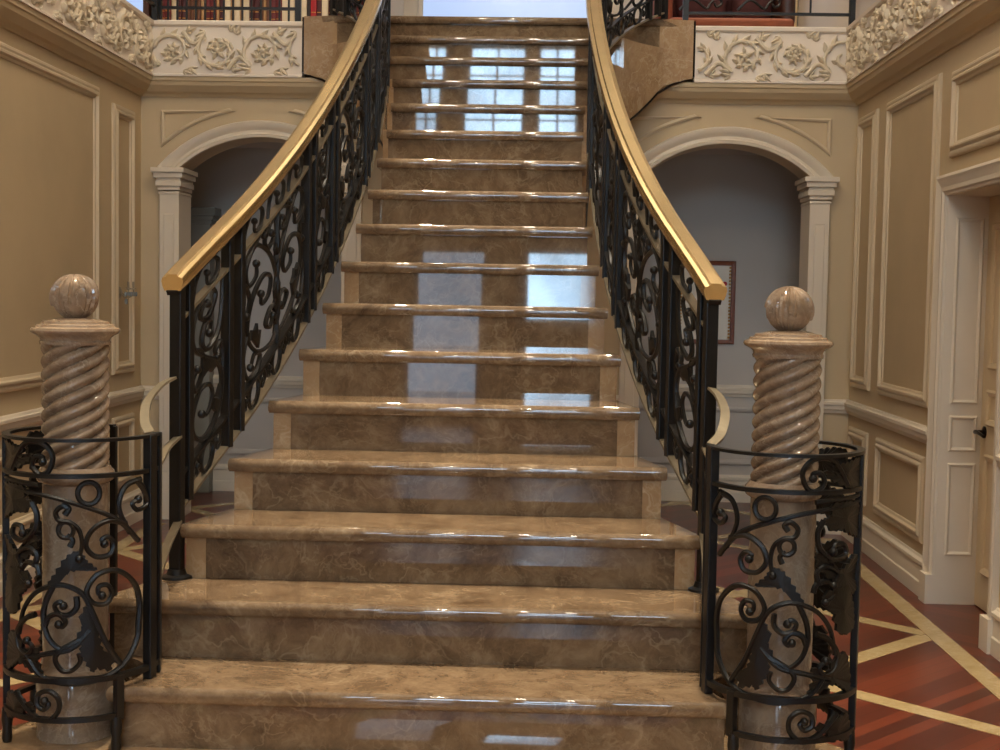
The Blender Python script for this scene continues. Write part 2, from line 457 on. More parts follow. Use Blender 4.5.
H0, H1, H2, H3 = .03, .14, .655, .765          # bars above the nosing line
def railing(s):
    side = 'left' if s < 0 else 'right'
    lab = {1: 'black scrolled iron railing with gold handrail, its foot beside the column nearer the door',
           -1: 'black scrolled iron railing with gold handrail, its foot beside the column below the crystal sconce'}[s]
    root = thing('stair_railing', lab, 'railing')
    P = lambda sv, h: (lambda w: Vector((CX + s * w[0], w[1], nos(w[1]) + h)))(rail_at(sv))
    # handrail
    hr = MB()
    path = [P(sv, .80) for sv in [-.035 + i * .05 for i in range(int((RLEN + .03) / .05) + 1)]]
    sec = [(-.030, -.026), (.030, -.026), (.036, -.012), (.040, .004), (.036, .016), (.022, .019), (.018, .027), (-.018, .027), (-.022, .019), (-.036, .016), (-.040, .004), (-.036, -.012)]
    hr.sweep(path, sec, plumb=True)
    hr.build('handrail', M['gold'], root, smooth=True)
    ch = MB(); ch.sweep([p - Vector((0, 0, .034)) for p in path], [(-.02, -.008), (.02, -.008), (.02, .008), (-.02, .008)])
    ch.build('rail_channel', M['iron'], root)
    n = int(RLEN / .04)
    svs = [RLEN * i / n for i in range(n + 1)]
    for h, nm in ((H0, 'bottom_bar'), (H1, 'middle_bar'), (H2, 'top_bar')):
        b = MB(); b.sweep([P(sv, h) for sv in svs], [(-.015, -.005), (.015, -.005), (.015, .005), (-.015, .005)])
        b.build(nm, M['iron'] if nm == 'middle_bar' else M['strap'], root)
    # posts
    def post(sv, lo=None, wdt=.019, foot=False):
        w = rail_at(sv); x = CX + s * w[0]; y = w[1]; n0 = nos(y)
        kk = min(16, math.floor((y - YA) / GO))
        zb = lo if lo is not None else max(zt(kk), n0 - .10) if False else (n0 + .022)
        a = rail_at(sv - .02); c = rail_at(sv + .02); t = Vector((s * (c[0] - a[0]), c[1] - a[1], 0)).normalized(); nn = Vector((t.y, -t.x, 0))
        q = MB(); sc = []
        z1 = n0 + .775
        for z in (zb, z1):
            for du, dv in ((-1, -1), (1, -1), (1, 1), (-1, 1)):
                sc.append(Vector((x, y, z)) + t * du * wdt * .8 + nn * dv * wdt)
        q.add(sc, [(3, 2, 1, 0), (4, 5, 6, 7), (0, 1, 5, 4), (1, 2, 6, 5), (2, 3, 7, 6), (3, 0, 4, 7)])
        o = q.build('post', M['iron'], root, bevel=.003)
        if foot:
            f = MB(); f.lathe(x, y, [(.0, zb), (.052, zb), (.050, zb + .007), (.034, zb + .013), (.028, zb + .03), (0, zb + .03)], 20)
            f.build('foot_flange', M['iron'], o, smooth=True)
        return o
    post(0.0, zt(1) + .0005, .021, True); post(.062)
    def surf(sa, sb):
        def F(u, v, lo=H1, hi=H2):
            sv = sa + (sb - sa) * u; return P(sv, lo + (hi - lo) * v)
        return F
    def nrm_at(sv):
        a = rail_at(sv - .02); c = rail_at(sv + .02); t = Vector((s * (c[0] - a[0]), c[1] - a[1], 0)).normalized(); return Vector((t.y, -t.x, 0))
    def curve(mb, F, pts, r=.0105, end=True, **kw):
        pl = cr([(a, b) for a, b in pts], 5)
        q = [F(p.x, p.y, **kw) for p in pl]
        mb.tube(q, r, 6, taper=lambda t: 1.0 - .3 * abs(2 * t - 1))
        if end: mb.ball(q[-1], r * 1.5, 8, 5)
    NP = [[(.62, .99), (.25, .95), (.07, .83), (.12, .69), (.45, .56), (.8, .44), (.94, .28), (.8, .09), (.45, .03), (.12, .12), (.06, .26), (.28, .38), (.56, .35), (.66, .25), (.5, .17), (.34, .21)],
          [(.95, .99), (.93, .78), (.8, .63), (.5, .6), (.33, .68), (.42, .78), (.6, .76), (.56, .69)],
          [(.62, .99), (.74, .9), (.52, .81), (.3, .85), (.36, .91), (.5, .9)],
          [(.12, .69), (.34, .62), (.34, .48), (.14, .41), (.06, .5), (.2, .54)],
          [(.94, .28), (.97, .42), (.9, .55), (.74, .53), (.8, .47)]]
    WP = [[(.5, .10), (.40, .07), (.20, .16), (.07, .36), (.12, .56), (.28, .64), (.40, .56), (.37, .45), (.27, .45), (.26, .53)],
          [(.5, .48), (.43, .66), (.33, .80), (.17, .93), (.05, .85), (.08, .70), (.19, .70), (.19, .79)],
          [(.07, .36), (.02, .22), (.07, .06), (.19, .02), (.25, .10), (.17, .16), (.12, .10)],
          [(.5, .97), (.40, .95), (.31, .88), (.36, .79), (.45, .82), (.41, .87)],
          [(.5, .30), (.40, .33), (.33, .26), (.40, .20), (.44, .25)],
          [(.17, .93), (.28, .985), (.36, .955), (.30, .92)],
          [(.03, .60), (.03, .74), (.10, .60), (.06, .50)]]
    LEAFS = [[(.5, .12), (.455, .2), (.475, .24), (.44, .31), (.47, .35), (.455, .42), (.5, .5), (.545, .42), (.53, .35), (.56, .31), (.525, .24), (.545, .2)],
             [(.5, .55), (.465, .62), (.485, .66), (.46, .72), (.5, .8), (.54, .72), (.515, .66), (.535, .62)],
             [(.22, .17), (.15, .27), (.11, .3), (.13, .36), (.17, .33), (.20, .36), (.21, .29), (.25, .28)],
             [(.78, .17), (.85, .27), (.89, .3), (.87, .36), (.83, .33), (.80, .36), (.79, .29), (.75, .28)]]
    NLEAF = [[(.45, .56), (.34, .50), (.36, .45), (.5, .47), (.6, .42), (.74, .42), (.7, .49), (.58, .52)],
             [(.8, .09), (.68, .15), (.7, .22), (.8, .2), (.88, .27), (.92, .18)]]
    def fill(sa, sb, wide):
        F = surf(sa, sb); mb = MB(); nn = nrm_at((sa + sb) / 2)
        if wide:
            for c in WP:
                curve(mb, F, c); curve(mb, F, [(1 - u, v) for u, v in c])
            mb.tube([F(.5, v / 12) for v in range(13)], .010, 6, taper=lambda t: 1 + .5 * sin(t * 6 * PI) ** 2)
            for L in LEAFS: slab_poly(mb, [F(u, v) for u, v in L], lambda p: nn, .006)
        else:
            for c in NP: curve(mb, F, c)
            for L in NLEAF: slab_poly(mb, [F(u, v) for u, v in L], lambda p: nn, .006)
        mb.build('scroll_panel', M['iron'], root, smooth=True)
        # ring course below, half scrolls above
        mb = MB(); nr = 3 if wide else 1
        for i in range(nr):
            u = (i + .5) / nr; ru = .040 / (sb - sa)
            pl = [(u + ru * cos(2*PI*t/20), .5 + .46 * sin(2*PI*t/20)) for t in range(20)]
            mb.tube([F(a, b, lo=H0, hi=H1) for a, b in pl], .009, 6, closed=True)
            for q in (-1, 1):
                cc = [(u + q * ru, .5), (u + q * ru * 1.9, .85), (u + q * ru * 2.4, .5), (u + q * ru * 1.7, .3), (u + q * ru * 1.6, .55)]
                if wide and i in (0, 1, 2) or not wide: curve(mb, F, cc, .008, True, lo=H0, hi=H1)
        mb.build('ring_course', M['iron'], root, smooth=True)
        mb = MB(); nr = 3 if wide else 1
        for i in range(nr):
            u0 = i / nr; d = 1 / nr
            cc = [(u0 + .05 * d, .0), (u0 + .15 * d, .6), (u0 + .45 * d, .95), (u0 + .8 * d, .6), (u0 + .75 * d, .12), (u0 + .5 * d, .15), (u0 + .48 * d, .5)]
            curve(mb, F, cc, .009, True, lo=H2, hi=H3)
        mb.build('crest_scroll', M['iron'], root, smooth=True)
    sv = .062
    wide = False
    while True:
        L = .62 if wide else .235
        if sv + L > RLEN: break
        fill(sv + .02, sv + L + .005, wide)
        sv += L + .03
        post(sv)
        if sv + .085 < RLEN: post(sv + .085)
        sv += .085; wide = not wide
    # gallery newel at the top end
    post(RLEN, zt(16))
    # curved straps from the newel down to the column guard
    gx = CX + s * (.815); 
    def ribbon(pts, nm):
        r = MB(); q = cr(pts, 6); r.sweep(q, [(-.014, -.004), (.014, -.004), (.014, .004), (-.014, .004)], up=Vector((s * .2, 0, 1)))
        r.build(nm, M['strap'], root)
    ribbon([(CX + s * .872, 4.31, 1.235), (CX + s * .884, 4.2, 1.215), (CX + s * .884, 4.07, 1.175), (CX + s * .858, 3.96, 1.125), (CX + s * .822, 3.885, 1.10)], 'curved_strap')
    ribbon([(CX + s * .862, 4.34, 1.04), (CX + s * .86, 4.2, 1.02), (CX + s * .84, 4.05, .995), (CX + s * .822, 3.89, .985)], 'curved_strap')
    ribbon([(CX + s * .862, 4.34, .76), (CX + s * .85, 4.15, .70), (CX + s * .822, 3.9, .60)], 'curved_strap')
    return root
railing(-1); railing(1)

# ------------------------------------------------------------------ marble newel columns
def rope_shaft(mb, cx, cy, z0, z1, r, starts=6, lead=.235, depth=.010, hand=1):
    n = 96; m = 90; rows = []
    for i in range(m + 1):
        z = z0 + (z1 - z0) * i / m; row = []
        for j in range(n):
            a = 2 * PI * j / n
            ph = starts * (a - hand * 2 * PI * (z - z0) / lead)
            rr = r - depth * 2 * (1 - abs(sin(ph / 2)) ** .75) 
            row.append((cx + rr * cos(a), cy + rr * sin(a), z))
        rows.append(row)
    mb.grid(rows, close_v=True, caps=True)
for s in (-1, 1):
    cx = COLX[s]; cy = COLY
    lab = {-1: 'beige marble newel column with twisted shaft and carved ball, below the crystal sconce',
           1: 'beige marble newel column with twisted shaft and ball, in front of the framed picture'}[s]
    root = thing('newel_column', lab, 'column')
    b = MB(); b.lathe(cx, cy, [(0, PLATZ + .0004), (.112, PLATZ + .0004), (.112, .375), (.108, .385), (0, .385)], 48); b.build('plinth', M['shaft'], root, smooth=True)
    b = MB(); b.lathe(cx, cy, [(0, .384), (.112, .384), (.118, .392), (.118, .402), (.110, .412), (.100, .42), (.098, .428), (0, .428)], 48); b.build('plinth_cap', M['column'], root, smooth=True)
    b = MB(); b.lathe(cx, cy, [(0, .427), (.098, .427), (.094, .45), (.094, .965), (0, .965)], 48); b.build('shaft', M['shaft'], root, smooth=True)
    b = MB(); b.lathe(cx, cy, [(0, .955), (.096, .955), (.108, .963), (.113, .975), (.110, .988), (.102, .996), (.098, 1.004), (0, 1.004)], 48); b.build('collar', M['column'], root, smooth=True)
    b = MB(); rope_shaft(b, cx, cy, 1.0, 1.366, .0965); b.build('twisted_shaft', M['column'], root, smooth=True)
    b = MB(); b.lathe(cx, cy, [(0, 1.358), (.099, 1.358), (.101, 1.366), (.098, 1.371), (.101, 1.378), (.112, 1.386), (.1235, 1.392), (.127, 1.399), (.125, 1.406), (.112, 1.410), (.110, 1.416), (.096, 1.419), (.094, 1.426), (.074, 1.429), (.06, 1.434), (.045, 1.436), (0, 1.436)], 56); b.build('cap', M['column'], root, smooth=True)
    b = MB()
    n, m = 72, 48; rows = []
    for i in range(m + 1):
        th = PI * i / m; row = []
        for j in range(n):
            ph = 2 * PI * j / n
            # overlapping carved leaves with ribs
            lf = abs(((ph * 5 / (2 * PI) + .25) % 1) - .5) * 2
            edge = (lf * .75 + .55) * PI * .5
            d = .0050 * sin(ph * 40 + lf * 4) * (1 if th < edge else .4) * (sin(th) ** .5) + (.004 if th < edge else 0)
            r = .0635 + d
            row.append((cx + r * sin(th) * cos(ph), cy + r * sin(th) * sin(ph), 1.4935 + r * cos(th)))
        rows.append(row)
    b.grid(rows, close_v=True)
    b.build('ball', M['column'], root, smooth=True)

# ------------------------------------------------------------------ iron guards round the columns
CUR={"band":[[43.7,1.014],[27.5,1.087],[11.5,1.091],[3.2,1.058],[5.9,1.016],[13.2,1.003],[20.1,1.025],[17.5,1.052],[10.9,1.052],[11.1,1.039]],"bar1":[[-64.4,0.803],[-44.4,0.873],[-18.3,0.917],[12.8,0.947],[64.8,0.965]],"bar2":[[13.5,0.973],[30.9,0.977],[64.2,0.981]],"quarter":[[-66.8,0.98],[-53.5,0.969],[-47.3,0.938],[-46.8,0.895],[-55.9,0.829]],"qcurl":[[-61.9,0.981],[-71.9,0.942],[-75.8,0.905],[-63.9,0.892],[-58.2,0.912],[-64.3,0.922]],"c1":[[-52.4,0.858],[-38.2,0.872],[-25.7,0.848],[-21.3,0.806],[-27.9,0.774],[-38.4,0.775],[-42.1,0.803],[-37.8,0.826],[-32.9,0.82],[-34.7,0.807]],"s1":[[-6.1,0.893],[-8.8,0.909],[-4.6,0.918],[0.7,0.9],[-1.7,0.877],[-9.4,0.872],[-16.1,0.851],[-18.4,0.811],[-16.3,0.768]],"s1b":[[-9.7,0.803],[-11.6,0.822],[-7.4,0.836]],"c2":[[-65.1,0.573],[-65.8,0.624],[-60.5,0.681],[-45.5,0.727],[-30.3,0.723],[-21.8,0.679],[-26.2,0.643],[-35.9,0.637],[-40.5,0.663],[-37.3,0.689],[-30.9,0.688],[-30.2,0.669],[-33.0,0.661]],"arc":[[-65.1,0.573],[-62.8,0.516],[-50.6,0.456],[-31.4,0.424],[-7.9,0.416],[13.7,0.439],[26.5,0.492]],"stem":[[-47.3,0.459],[-35.9,0.526],[-26.0,0.614],[-19.6,0.665],[-10.0,0.69],[1.3,0.695],[17.0,0.672],[29.4,0.618],[34.7,0.546]],"c3":[[3.0,0.692],[9.3,0.641],[10.6,0.591],[5.9,0.541],[-3.8,0.513],[-13.6,0.522],[-22.1,0.553]],"c3a":[[-14.4,0.663],[-14.5,0.632],[-8.6,0.611],[-1.3,0.616],[1.8,0.638],[-2.4,0.648],[-4.8,0.637]],"c3b":[[9.9,0.578],[6.2,0.604],[-1.3,0.613],[-6.4,0.593],[-4.3,0.578],[-1.1,0.584]],"loop":[[-17.9,0.542],[-2.1,0.509],[1.4,0.484],[-3.3,0.455],[-10.6,0.453],[-16.9,0.476],[-15.9,0.502]],"stem2":[[-23.9,0.565],[-10.3,0.516],[8.0,0.5],[30.9,0.478]],"low":[[39.4,0.377],[20.3,0.323],[7.8,0.31],[-0.8,0.338],[-1.0,0.373],[6.3,0.394],[15.1,0.382],[16.3,0.353],[10.2,0.341],[6.6,0.357],[10.0,0.365]],"out1":[[20.7,0.923],[16.1,0.89],[18.5,0.844],[30.5,0.814],[43.5,0.823],[41.6,0.851],[32.4,0.854],[30.2,0.834]],"out2":[[18.5,0.744],[16.2,0.778],[24.0,0.796],[35.8,0.773],[31.3,0.741]],"out3":[[13.8,0.723],[16.3,0.747],[25.9,0.752],[32.7,0.718],[24.4,0.695]],"out4":[[17.6,0.609],[27.5,0.593],[37.1,0.551],[35.2,0.507],[26.5,0.492],[20.4,0.513],[26.1,0.531]]}
LEAF={"calyx":[[-29.4,0.736],[-22.3,0.756],[-19.0,0.78],[-13.9,0.789],[-6.9,0.77],[0.4,0.725],[6.8,0.695],[3.3,0.685],[-1.3,0.715],[-10.1,0.737],[-20.5,0.743]],"acanthus":[[-21.9,0.635],[-17.4,0.59],[-20.7,0.582],[-14.6,0.546],[-18.7,0.539],[-17.6,0.504],[-21.5,0.477],[-26.4,0.446],[-29.1,0.46],[-40.0,0.446],[-38.3,0.467],[-45.2,0.467],[-35.6,0.491],[-31.3,0.522],[-28.2,0.575]],"topleaf":[[19.4,1.058],[25.8,1.038],[37.9,1.018],[63.5,0.999],[65.8,1.083],[42.7,1.077],[27.6,1.07],[37.4,1.055],[41.8,1.041],[30.1,1.047]],"outleaf1":[[28.8,0.968],[61.5,0.956],[64.7,0.866],[39.5,0.898],[29.6,0.894],[20.7,0.923],[29.1,0.934]],"outleaf2":[[15.7,0.831],[26.0,0.809],[35.8,0.773],[59.6,0.815],[71.9,0.738],[42.2,0.703],[28.8,0.762],[18.0,0.791]],"outleaf3":[[24.2,0.721],[48.9,0.723],[59.7,0.613],[38.9,0.607],[33.4,0.661],[26.7,0.676]],"outleaf4":[[14.8,0.515],[26.6,0.486],[34.9,0.533],[48.8,0.537],[54.5,0.436],[35.7,0.469],[22.9,0.456],[11.9,0.439],[17.0,0.476]],"lowleaf":[[17.3,0.346],[28.0,0.352],[51.9,0.367],[57.9,0.29],[37.6,0.314],[28.4,0.313],[30.3,0.335]]}

def serrate(pts):
    """toothed acanthus edge: lobes along every side of the outline"""
    k = 270.0                                              # degrees to metres on the drum
    q = [Vector((a, z * k)) for a, z in pts]; n = len(q); pts = []
    for i in range(n):                                     # rounded outline first
        a, b, c, d = q[i-1], q[i], q[(i+1) % n], q[(i+2) % n]
        for t in (0, .5):
            p = 0.5 * ((2*b) + (c - a)*t + (2*a - 5*b + 4*c - d)*t*t + (3*b - a - 3*c + d)*t**3); pts.append((p.x, p.y / k))
    out = []; n = len(pts)
    ar = sum(pts[i][0] * pts[(i+1) % n][1] - pts[(i+1) % n][0] * pts[i][1] for i in range(n))
    sg = 1 if ar < 0 else -1
    for i in range(n):
        a = Vector((pts[i][0] / k, pts[i][1])); b = Vector((pts[(i+1) % n][0] / k, pts[(i+1) % n][1])); d = b - a; L = d.length
        nn = Vector((-d.y, d.x)).normalized() * sg; m = max(1, int(round(L / .022)))
        for j in range(m):
            p = a + d * (j / m); out.append((p.x * k, p.y))
            q = a + d * ((j + .45) / m) + nn * min(.012, L / m * .34); out.append((q.x * k, q.y))
            q = a + d * ((j + .8) / m) + nn * min(.004, L / m * .1); out.append((q.x * k, q.y))
    return out
def guard(s):
    lab = {-1: 'round black scrolled iron guard around the marble column below the crystal sconce',
           1: 'round black scrolled iron guard around the marble column nearer the panelled door'}[s]
    root = thing('column_guard', lab, 'iron guard')
    cx, cy, R = GX[s], COLY, CR_
    def C(phi, z, r=R):
        a = math.radians(phi); return Vector((cx + s * r * sin(a), cy - r * cos(a), z))
    nrm = lambda p: Vector((p[0] - cx, p[1] - cy, 0)).normalized()
    A0, A1 = -93, 187          # inner post round the outer side to the back post
    def ring(z, h, t, a0=A0, a1=A1, nm='ring'):
        b = MB(); n = 64
        rows = []
        for i in range(n + 1):
            p = a0 + (a1 - a0) * i / n
            rows.append([C(p, z - h, R - t), C(p, z - h, R + t), C(p, z + h, R + t), C(p, z + h, R - t)])
        b.grid(rows, close_v=True, caps=True); return b.build(nm, M['iron'], root, smooth=True)
    ring(1.10, .0045, .011); ring(1.0, .006, .009); ring(.425, .008, .010); ring(.312, .007, .009, -46, 187)
    def bar(phi, z0, z1, wt=.02, wr_=.011, nm='post'):
        b = MB(); a = math.radians(phi); ur = Vector((s * sin(a), -cos(a), 0)); ut = Vector((s * cos(a), sin(a), 0)); c = Vector((cx, cy, 0)) + ur * R
        vs = []
        for z in (z0, z1):
            for d, e in ((-1, -1), (1, -1), (1, 1), (-1, 1)): vs.append(c + ut * d * wt + ur * e * wr_ + Vector((0, 0, z)))
        b.add(vs, [(3, 2, 1, 0), (4, 5, 6, 7), (0, 1, 5, 4), (1, 2, 6, 5), (2, 3, 7, 6), (3, 0, 4, 7)])
        return b.build(nm, M['iron'], root, bevel=.003)
    bar(-80, .39, 1.103, .020, .013); bar(-97, .39, 1.103, .016, .013)
    bar(186, .39, 1.10, .010, .010)
    bar(-46, .30, .43, .012, .012, 'stub')
    for p in (-44, 62, 120):
        b = MB(); c = C(p, 0)
        b.lathe(c.x, c.y, [(0, PLATZ if p != 205 else ZA), (.012, PLATZ if p != 205 else ZA), (.015, PLATZ + .012 if p != 205 else ZA + .008), (.013, .25 if p != 205 else ZA + .015), (.017, .275 if p != 205 else ZA + .02), (.014, .31 if p != 205 else ZA + .03), (0, .31 if p != 205 else ZA + .03)], 14)
        b.build('foot', M['iron'], root, smooth=True)
    bar(68, .31, 1.10, .012, .010)
    def strokes(names, flip, nm):
        b = MB(); ok = False
        for k in names:
            pts = CUR[k]
            if flip: pts = [(180 - a, z) for a, z in pts]
            if flip and max(p[0] for p in pts) > 186: continue
            ok = True
            pl = cr([(a, z * 400) for a, z in pts], 6)
            q = [C(p.x, p.y / 400) for p in pl]
            rr = .0085 if not k.startswith('bar') else .008
            b.tube(q, rr, 6, taper=lambda t: 1.05 - .25 * t)
            if k not in ('bar1', 'bar2', 'quarter', 'arc', 'stem', 'stem2', 'loop', 'c3', 's1b'): b.ball(q[-1], .0125, 8, 6)
        if ok: b.build(nm, M['iron'], root, smooth=True)
    main = [k for k in CUR if k not in ('band', 'low')]
    for flip in (False, True):
        strokes(['band'], flip, 'crest_scroll'); strokes(main, flip, 'scroll_work'); strokes(['low'], flip, 'base_scroll')
        for k, pts in LEAF.items():
            if flip: pts = [(180 - a, z) for a, z in pts]
            if flip and max(p[0] for p in pts) > 186: continue
            b = MB(); slab_poly(b, [C(a, z) for a, z in serrate(pts)], nrm, .005); b.build('leaf', M['iron'], root)
    for ph, z, da, dz in ((-23.3, .952, 8.0, .031), (-6.8, .85, 5.6, .022)):
        b = MB(); b.tube([C(ph + da * cos(2*PI*i/20), z + dz * sin(2*PI*i/20)) for i in range(20)], .0075, 6, closed=True)
        b.build('ring_ornament', M['iron'], root, smooth=True)
    return root
guard(-1); guard(1)

# ------------------------------------------------------------------ walls
def mk(o): return struct(o)
def FR(u, v, w): return Vector((XR - w, u, v))          # right wall: u = Y
def FL(u, v, w): return Vector((XL + w, u, v))
CORN = [(2.785, 0), (2.785, .012), (2.795, .018), (2.805, .03), (2.812, .05), (2.825, .062), (2.85, .085), (2.872, .092), (2.878, .10), (2.905, .102), (2.905, 0)]
RAIL = [(.795, 0), (.795, .014), (.812, .02), (.822, .03), (.845, .034), (.852, .04), (.868, .04), (.872, .026), (.885, .02), (.885, 0)]
BASE = [(0, 0), (0, .03), (.075, .03), (.082, .024), (.16, .022), (.168, .03), (.185, .03), (.195, .012), (.205, .008), (.205, 0)]
LEDGE = [(3.245, 0), (3.245, .115), (3.255, .125), (3.272, .125), (3.278, .115), (3.278, 0)]
D0, D1, DH = 5.93, 6.79, 2.06       # door opening in the right wall
b = MB()
b.box((XR, D1, 0), (XR + .25, YB + .3, 3.25)); b.box((XR, YF, 0), (XR + .25, D0, 3.25)); b.box((XR, D0, DH), (XR + .25, D1, 3.25))
wall_r = mk(b.build('wall_right', M['wall']))
b = MB(); b.box((XL - .25, YF, 0), (XL, YB + .3, 3.25)); wall_l = mk(b.build('wall_left', M['wall']))
def panels(F, root, rects, mouldprof=PM, field=True):
    for (u0, v0, u1, v1) in rects:
        m_ = MB(); frame_moulding(m_, F, u0, v0, u1, v1, mouldprof)
        m_.build('panel_moulding', M['trim'] if False else M['wallm'], root, smooth=False)
        if field:
            e = mouldprof[-1][0] - .002
            f_ = MB(); f_.add([F(u0 + e, v0 + e, .003), F(u1 - e, v0 + e, .003), F(u1 - e, v1 - e, .003), F(u0 + e, v1 - e, .003),
                               F(u0 + e, v0 + e, -.01), F(u1 - e, v0 + e, -.01), F(u1 - e, v1 - e, -.01), F(u0 + e, v1 - e, -.01)],
                              [(0, 1, 2, 3), (7, 6, 5, 4), (0, 4, 5, 1), (1, 5, 6, 2), (2, 6, 7, 3), (3, 7, 4, 0)])
            f_.build('panel_field', M['field'], root)
M['wallm'] = plain('tan_moulding_paint', rgb(206, 186, 154), 0.4, 0, 0.03, 3)
panels(FR, wall_r, [(8.24, .98, 8.71, 2.69), (6.95, .98, 8.0, 2.69), (5.85, 2.24, 6.74, 2.66), (4.3, .98, 5.7, 2.66)])
panels(FR, wall_r, [(8.24, .27, 8.71, .72), (6.99, .27, 8.0, .72), (4.3, .27, 5.7, .72)])
panels(FL, wall_l, [(8.2, .99, 8.62, 2.66), (5.2, 1.0, 7.93, 2.71), (2.2, 1.0, 4.9, 2.68)])
panels(FL, wall_l, [(8.2, .27, 8.62, .72), (5.2, .27, 7.93, .72), (2.2, .27, 4.9, .72)])
for F, segs, side in ((FR, ((YF, D0 - .1), (D1 + .1, YB)), 'right'), (FL, ((YF, YB),), 'left')):
    b = MB(); c = MB(); d = MB()
    for a0, a1 in segs:
        run_moulding(b, F, a0, a1, BASE); run_moulding(c, F, a0, a1, RAIL)
    mk(b.build('baseboard_' + side, M['trim']))
    mk(c.build('trim_%d' % (1 if side == 'right' else 2), M['trim']))
    run_moulding(d, F, YF, YB, CORN); mk(d.build('trim_%d' % (3 if side == 'right' else 4), M['wall']))
# door casing + reveal panels
cs = MB()
CAS = [(0, 0), (0, .03), (.015, .036), (.03, .03), (.06, .022), (.08, .022), (.088, .014), (.1, .012), (.1, 0)]
def casing(mb, F, u0, u1, h):
    o = .1
    rows = []
    for (u, v, su, sv) in ((u0, 0, -1, 0), (u0, h, -1, 1), (u1, h, 1, 1), (u1, 0, 1, 0)):
        rows.append([F(u + su * (.1 - i), v + sv * (.1 - i), w) for i, w in CAS])
    mb.grid(rows, close_v=True, caps=True)
casing(cs, FR, D0, D1, DH)
for u in (D0 - .05, D1 + .05): cs.box((XR - .045, u - .056, 0), (XR, u + .056, .15))
mk(cs.build('trim_5', M['trim']))
rv = MB()
FJ = lambda u, v, w: Vector((XR + u, D1 - w, v))
for v0, v1 in ((.25, .72), (.78, .96), (1.02, 1.95)):
    frame_moulding(rv, FJ, .045, v0, .185, v1, [(0, 0), (0, .008), (.008, .014), (.018, .008), (.022, 0)])
FJ2 = lambda u, v, w: Vector((XR + u, D0 + w, v))
for v0, v1 in ((.25, .72), (.78, .96), (1.02, 1.95)):
    frame_moulding(rv, FJ2, .045, v0, .185, v1, [(0, 0), (0, .008), (.008, .014), (.018, .008), (.022, 0)])
rv.box((XR + .0, D1 - .004, 0), (XR + .25, D1 + .01, DH)); rv.box((XR, D0 - .01, 0), (XR + .25, D0 + .004, DH)); rv.box((XR, D0, DH - .004), (XR + .25, D1, DH + .01))
mk(rv.build('trim_6', M['trim']))
dr = MB(); dr.box((XR + .205, D0 + .005, .006), (XR + .25, D1 - .005, DH - .005))
door = mk(dr.build('door_1', M['door']))
FD = lambda u, v, w: Vector((XR + .205 - w, u, v))
for (u0, v0, u1, v1) in ((D0 + .1, .18, D0 + .40, .78), (D1 - .40, .18, D1 - .1, .78), (D0 + .1, .92, D0 + .40, 1.10), (D1 - .40, .92, D1 - .1, 1.10), (D0 + .1, 1.2, D0 + .40, 1.92), (D1 - .40, 1.2, D1 - .1, 1.92)):
    m_ = MB(); frame_moulding(m_, FD, u0, v0, u1, v1, [(0, 0), (0, .008), (.01, .016), (.03, .010), (.036, 0)]); m_.build('door_panel', M['door'], door)
h_ = MB()
hy, hz = D1 - .065, .885
h_.lathe(0, 0, [(0, 0), (.03, 0), (.03, .006), (.018, .012), (.011, .014), (.011, .05), (0, .05)], 20)
rot = Matrix.Rotation(-PI/2, 4, 'Y')
h_.v = [rot @ v + Vector((XR + .205, hy, hz)) for v in h_.v]
h_.tube(cr([(XR + .16, hy + .005, hz), (XR + .155, hy - .03, hz + .004), (XR + .157, hy - .075, hz - .002), (XR + .165, hy - .11, hz - .012)], 6), .0105, 8, taper=lambda t: 1.1 - .35 * t)
h_.build('door_handle', M['handle'], door, smooth=True)

# back wall with two arches
AR, AZ = .80, 1.73; AH = .54; SPR = AZ + sqrt(AR * AR - AH * AH)
ACX = {1: 1.165, -1: -1.87}
def arch_pts(cx, r, half, n=24):
    a = math.asin(half / r)
    return [(cx + r * sin(-a + 2 * a * i / n), AZ + r * cos(-a + 2 * a * i / n)) for i in range(n + 1)]
b = MB(); TY0, TY1 = YB, YB + .26
ZT = 3.25
b.box((XL, TY0, 0), (ACX[-1] - AH, TY1, ZT)); b.box((ACX[-1] + AH, TY0, 0), (ACX[1] - AH, TY1, 2.86)); b.box((ACX[1] + AH, TY0, 0), (XR, TY1, ZT))
for s in (1, -1):
    ap = arch_pts(ACX[s], AR, AH)
    n = len(ap)
    lo_f = [(x, TY0, z) for x, z in ap]; hi_f = [(x, TY0, ZT) for x, z in ap]; lo_b = [(x, TY1, z) for x, z in ap]; hi_b = [(x, TY1, ZT) for x, z in ap]
    b.grid([lo_f, hi_f, hi_b, lo_b], close_u=True)
wall_b = mk(b.build('wall_back', M['wall']))
FB = lambda u, v, w: Vector((u, YB - w, v))
tn = 7
